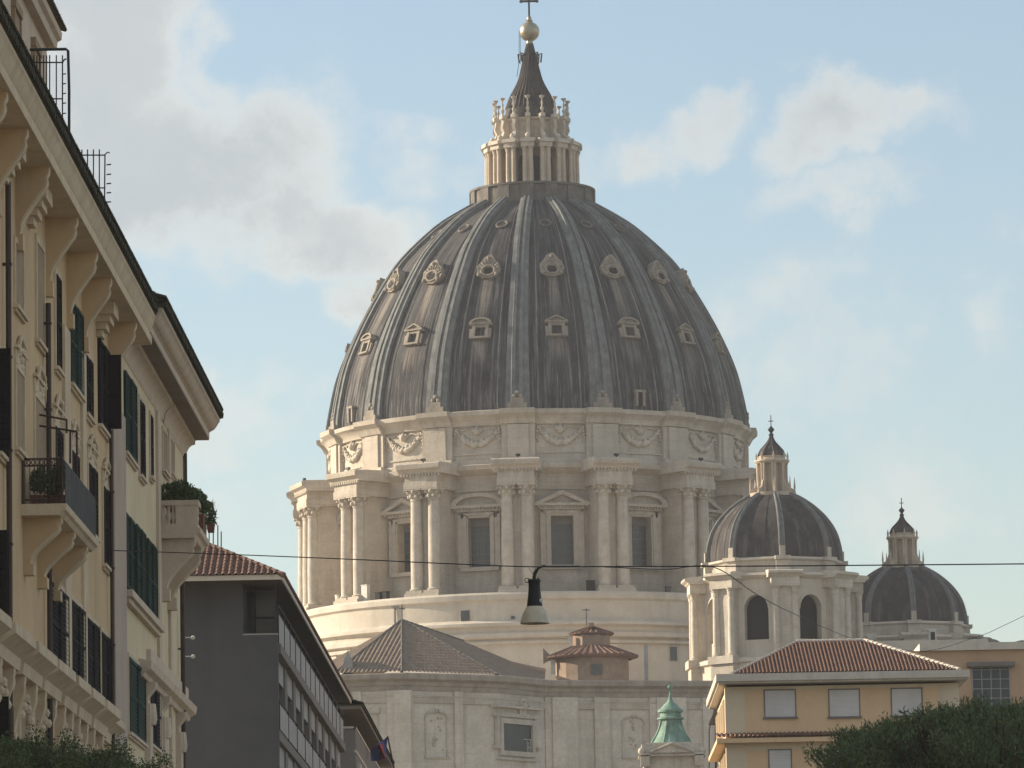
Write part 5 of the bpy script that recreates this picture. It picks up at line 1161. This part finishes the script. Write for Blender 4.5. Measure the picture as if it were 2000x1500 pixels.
# side wall to the street: windows and pilaster strips, in the sun
for lv, (za, zb2) in enumerate(((cz1+.5, rzt-.5), (cz1-3.3, cz0-.4), (cz1-6.6, cz0-3.9))):
    for k in range(4):
        y = RY+1.6+k*3.5; mb = MB(rel(RB_)); mb.box(rx0-.06, rx0+.1, y, y+1.2, za+.3, zb2-.1); f = mb.build('side_window', BLINDW, RB_)
        mb = MB(rel(RB_)); mb.box(rx0-.16, rx0+.1, y-.2, y-.001, za, zb2); mb.box(rx0-.16, rx0+.1, y+1.201, y+1.4, za, zb2); mb.build('frame', CREAMW, f)
mb = MB(rel(RB_)); mb.box(rx0-.09, rx0-.001, RY+.0, RY+.9, 0, fz0-.002); mb.build('corner_strip', CREAMW, RB_)
tz = fz1+.05; A_ = Vector((atY(1428, 1313, RY-.7).x, RY-.8, tz)); B_ = Vector((atY(1873, 1310, RY-.7).x, RY-.8, tz))
R1 = atY(1556, 1254, RY+6.0); R2 = atY(1688, 1252, RY+6.0); R2.z = R1.z
C_ = Vector((B_.x, fy1-2.6, tz)); D_ = Vector((A_.x, fy1-2.6, tz))
mb = MB(rel(RB_)); tiles(mb, A_, B_, R2, R1, p=.19, amp=.055, course=.4, samples=8); tiles(mb, B_, C_, R2, R2, p=.27, amp=.07); tiles(mb, D_, A_, R1, R1, p=.27, amp=.07); tiles(mb, C_, D_, R1, R2, p=.27, amp=.07); mb.build('tiled_roof', REDTILE, RB_)
mb = MB(rel(RB_)); ridge(mb, B_, R2, .13, .4); ridge(mb, A_, R1, .1, .4); ridge(mb, R1, R2, .12, .4); mb.build('hip_ridge', FASCIA, RB_, 40)
mb = MB(rel(RB_)); p = lambda a, b: tuple(atY(a, b, RY+17)); mb.tube([p(1398, 1368), p(1398, 1500)], .06, 6); mb.tube([p(1398, 1375), p(1385, 1425), p(1385, 1500)], .03, 5); mb.build('downpipe', PIPE, RB_)
mb = MB(rel(RB_)); q0, q1 = atY(1384, 1415, RY+16.5), atY(1399, 1378, RY+16.5); mb.prism_y([(q0.x, q0.z), (q1.x, q0.z), (q1.x, q1.z)], RY+16.5, RY+17); mb.build('awning', GREYTAUPE, RB_)

# ---------- orange-brown building behind on the right
OR = thing('orange_building', (26, 310, 0), 'plain orange-brown building with a wide grid window behind the beige house', 'building')
OY = 296.0; ox0 = atY(1700, 1265, OY).x; oz = atY(1900, 1270, OY).z
mb = MB(rel(OR)); mb.box(ox0, 46, OY, OY+30, 0, oz); mb.build('wall', ORANGEP, OR)
q = atY(1796, 1270, OY-.2); q2 = atY(1796, 1257, OY-.2); mb = MB(rel(OR)); mb.box(q.x, 46.2, OY-.25, OY+30.2, oz-.001, q2.z); mb.build('parapet', FASCIA, OR)
q0, q1 = atY(1902, 1420, OY), atY(1971, 1304, OY)
mb = MB(rel(OR)); mb.box(q0.x, q1.x, OY-.02, OY+.2, q0.z, q1.z); gw = mb.build('grid_window', GLASS, OR)
mb = MB(rel(OR))
for i in range(5): x = q0.x+(q1.x-q0.x)*i/4; mb.box(x-.025, x+.025, OY-.06, OY-.021, q0.z, q1.z)
for i in range(8): z = q1.z-.1-(i*.55); mb.box(q0.x, q1.x, OY-.055, OY-.0215, z-.02, z+.02)
mb.build('glazing_bars', PALEPAN, gw)
mb = MB(rel(OR)); mb.box(q0.x-.3, q1.x+.3, OY-.5, OY+.1, q1.z+.08, q1.z+.32); mb.box(q0.x-.15, q1.x+.15, OY-.35, OY+.1, q1.z, q1.z+.08); mb.build('window_hood', GREYTAUPE, OR)

# ---------- green copper belfry
CB = thing('copper_belfry', tuple(atY(1312, 1500, 400)), 'little bell tower with a flared green copper roof topped by a star', 'bell tower')
CB.location.z = 0; bx, by = CB.location.x, 400.0; zc_ = lambda y: atY(1313, y, 400).z
wz0 = zc_(1497); M0 = Matrix.Translation((0, 0, 0))
mb = MB(); mb.prism_z([(-2.2, -2.2), (2.2, -2.2), (2.2, 2.2), (-2.2, 2.2)], 0, zc_(1476)); mb.build('tower', STONE2, CB)
mb = MB(); mb.box(-2.45, 2.45, -2.45, 2.45, zc_(1478)+.0, zc_(1474)); mb.box(-2.35, 2.35, -2.35, 2.35, zc_(1474), zc_(1456)); mb.box(-1.9, 1.9, -1.9, 1.9, zc_(1457), zc_(1453))
mb.loops([(-1.5, -2.6, zc_(1474)), (1.5, -2.6, zc_(1474)), (0, -2.6, zc_(1457))], [(-1.5, -2.3, zc_(1474)), (1.5, -2.3, zc_(1474)), (0, -2.3, zc_(1457))])
for s_ in (-1, 1): mb.tube([(s_*1.7, -2.5, zc_(1472)), (0, -2.7, zc_(1455))], .13, 5); mb.box(s_*2.1-.35, s_*2.1+.35, -2.6, -1.9, zc_(1500), zc_(1474)-.01); mb.ball((s_*2.35, -2.3, zc_(1470)), .3, 6)
mb.box(-2.6, 2.6, -2.6, 2.6, zc_(1480), zc_(1478)); CN = mb.build('pedimented_cornice', STONE2, CB, 40)
cp = crom([(1.78, zc_(1455)), (1.55, zc_(1447)), (1.2, zc_(1433)), (.95, zc_(1418)), (.85, zc_(1407))], 4)
mb = MB(); mb.lathe(cp, 8, ph=PI/8); mb.lathe([(.85, zc_(1407)), (1.05, zc_(1405)), (1.05, zc_(1402)), (.85, zc_(1400)), (.8, zc_(1393)), (1.0, zc_(1391)), (1.0, zc_(1387)), (.75, zc_(1383)), (.5, zc_(1376)), (.22, zc_(1370)), (.12, zc_(1362)), (.06, zc_(1352))], 16)
for k in range(8): a = PI/8+k*PI/4; mb.tube([(math.sin(a)*r, -math.cos(a)*r, z) for r, z in cp], .08, 5)
CR = mb.build('copper_roof', COPPER, CB, 40)
mb = MB(); zs = zc_(1342)
for k in range(8):
    a = k*PI/4+.2; mb.loops([(-.07*math.sin(a), .05, zs+.07*math.cos(a)), (.5*math.cos(a), .0, zs+.5*math.sin(a)), (.07*math.sin(a), .05, zs-.07*math.cos(a))], [(-.07*math.sin(a), -.05, zs+.07*math.cos(a)), (.5*math.cos(a), -.02, zs+.5*math.sin(a)), (.07*math.sin(a), -.05, zs-.07*math.cos(a))])
mb.ball((0, 0, zs), .2, 6); mb.tube([(0, 0, zc_(1355)), (0, 0, zc_(1333))], .05, 5); mb.build('star_finial', COPPER, CR)

# ================================================================== WIRES AND STREET LAMP
def wire(pts, label, r=.022):
    q = [atY(*a) for a in pts]; o = q[0]; cr = crom([tuple(v) for v in q], 8); mb = MB(); mb.tube(cr, r, 5)
    ob = mb.build('overhead_cable', DARKMET, None, origin=o); return tag(ob, label, 'cable', None)
LY = 130.0
wire([(214, 1075, 160.3), (450, 1083, 151), (700, 1093, 142), (900, 1102, 135), (1044, 1107, 130), (1200, 1106.5, 128), (1420, 1106, 126), (1700, 1104, 124), (2040, 1101, 120)], 'thin black cable stretched straight across the street in front of the domes, carrying the lamp', .016)
wire([(1180, 1107, 128), (1300, 1112, 132), (1395, 1108, 140), (1480, 1162, 170), (1560, 1203, 215), (1675, 1250, 275), (1800, 1272, 285), (1910, 1243, 285), (1960, 1222, 285), (2040, 1183, 285)], 'slack cable drooping past the smaller dome towards the roofs on the right', .015)
LP_ = thing('hanging_street_lamp', tuple(atY(1045, 1218, LY)), 'bell-shaped street lamp with a black top hanging from the cable before the drum', 'street lamp')
k = LY/1e4
def LZ(y): return -(y-1218)*k
mb = MB(); mb.lathe([(12*k, LZ(1131)), (13*k, LZ(1135)), (11.5*k, LZ(1138)), (11.7*k, LZ(1150)), (13.2*k, LZ(1166)), (15.5*k, LZ(1184)), (15.2*k, LZ(1186)), (.01, LZ(1186))], 24)
mb.lathe([(.01, LZ(1130)), (12*k, LZ(1131))], 24); mb.tube([(-11*k, 0, LZ(1138)), (-17*k, 0, LZ(1136)), (-19*k, 0, LZ(1132)), (-16*k, 0, LZ(1128)), (-9*k, 0, LZ(1130))], .012, 5)
mb.lathe([(3*k, LZ(1131)), (4*k, LZ(1127)), (2.5*k, LZ(1122)), (.01, LZ(1121))], 10); mb.box(6*k, 9*k, -.02, .02, LZ(1133), LZ(1128)); mb.build('housing', BLACK, LP_, 40)
mb = MB(); mb.lathe([(15.2*k, LZ(1184)), (18*k, LZ(1188)), (22.5*k, LZ(1196)), (26*k, LZ(1205)), (28*k, LZ(1212)), (29*k, LZ(1216)), (29*k, LZ(1218)), (28.4*k, LZ(1217)), (25*k, LZ(1205)), (17*k, LZ(1189))], 32); mb.build('glass_shade', LAMPW, LP_, 40)
mb = MB(); mb.lathe([(26*k, LZ(1214)), (20*k, LZ(1208)), (.01, LZ(1204))], 24); mb.build('dark_inside', VOID, LP_)
mb = MB(); mb.ball((12.5*k, -9*k, LZ(1174)), .055, 6); mb.build('sticker', WHITE, LP_, 40)
mb = MB(); mb.tube([(0, 0, LZ(1123)), (3*k, 0, LZ(1116)), (9*k, 0, LZ(1109)), (20*k, 0, LZ(1104))], [.045, .05, .03, .02], 6)
mb.tube([(0, 0, LZ(1124)), (-6*k, 0, LZ(1114)), (-11*k, 0, LZ(1107.5))], .008, 4); mb.tube([(0, 0, LZ(1124)), (4*k, 0, LZ(1112)), (0, 0, LZ(1110))], .008, 4)
mb.tube([(20*k, 0, LZ(1104)), (24*k, 0, LZ(1106)), (60*k, 0, LZ(1106.5)), (90*k, 0, LZ(1107))], .022, 5); mb.build('hanger', BLACK, LP_)

# ================================================================== TREES
def tree(name, loc, h0, cl, label, m, n, size, seed, up=0, length=1):
    t = thing(name, loc, label, 'tree'); rnd = random.Random(seed)
    mb = MB(); mb.tube([(0, 0, 0), (.1, .05, h0*.4), (.0, .1, h0*.75), (.1, 0, h0)], [.28, .22, .18, .13], 10)
    for c in cl:
        q = Vector(c[:3]); s0 = Vector((0, 0, h0*rnd.uniform(.55, .9))); m1 = s0.lerp(q, .5)+Vector((0, 0, -.2)); mb.tube([tuple(s0), tuple(m1), tuple(q)], [.12, .08, .03], 6)
    mb.build('trunk', BARK, t, 40); leaves('crown', m, cl, n, size, t, None, seed, shell=.35, up=up, length=length)
    return t
rnd = random.Random(5)
def clumps(R, H, k, seed, zc, rs=(.9, 1.5), tuft=3):
    rnd = random.Random(seed); out = []
    for i in range(k):
        a = rnd.uniform(0, 2*PI); q = math.sqrt(rnd.random())*R; top = zc+H*math.sqrt(max(1-(q/R)**2*.75, 0)); s_ = rnd.uniform(*rs)
        out.append((q*math.cos(a), q*math.sin(a), top-s_*.8+rnd.uniform(-.12, .12), s_, s_, s_*.8))
    for i in range(int(k*tuft)):
        a = rnd.uniform(0, 2*PI); q = math.sqrt(rnd.random())*R*1.08; top = zc+H*math.sqrt(max(1-(q/R)**2*.75, 0)); s_ = rnd.uniform(.14, .32)
        out.append((q*math.cos(a), q*math.sin(a), top+rnd.uniform(-.25, .12), s_, s_, s_*1.4))
    out.append((0, 0, zc, R*.85, R*.85, H*.75)); return out
q = atY(70, 1444, 110); tree('street_tree', (q.x, 110, 0), q.z-2.2, clumps(2.6, 1.35, 34, 3, q.z-1.35, (.4, .7), .7), 'dark green leafy tree crown at the foot of the ochre house', LEAF, 120000, .07, 31)
q = atY(1900, 1390, 165); tree('umbrella_pine', (q.x+.5, 165, 0), q.z-3.2, clumps(5.5, 2.7, 70, 9, q.z-2.55, (.5, 1.15)), 'feathery green pine crown at lower right in front of the beige house', PINE, 190000, .085, 32, up=.7, length=2.0)

# ================================================================== HAZE
mb = MB(); mb.box(-1510, 1510, -310, 2510, -1, 146)
hm = bpy.data.materials.new('thin_haze'); hm.use_nodes = True; hn = hm.node_tree.nodes; hn.remove(hn['Principled BSDF'])
pv = hn.new('ShaderNodeVolumePrincipled'); pv.inputs['Density'].default_value = .00011; pv.inputs['Color'].default_value = (.93, .95, 1, 1); pv.inputs['Anisotropy'].default_value = .2
hm.node_tree.links.new(pv.outputs[0], hn['Material Output'].inputs['Volume'])
tag(mb.build('haze', hm), None, None, kind='stuff')
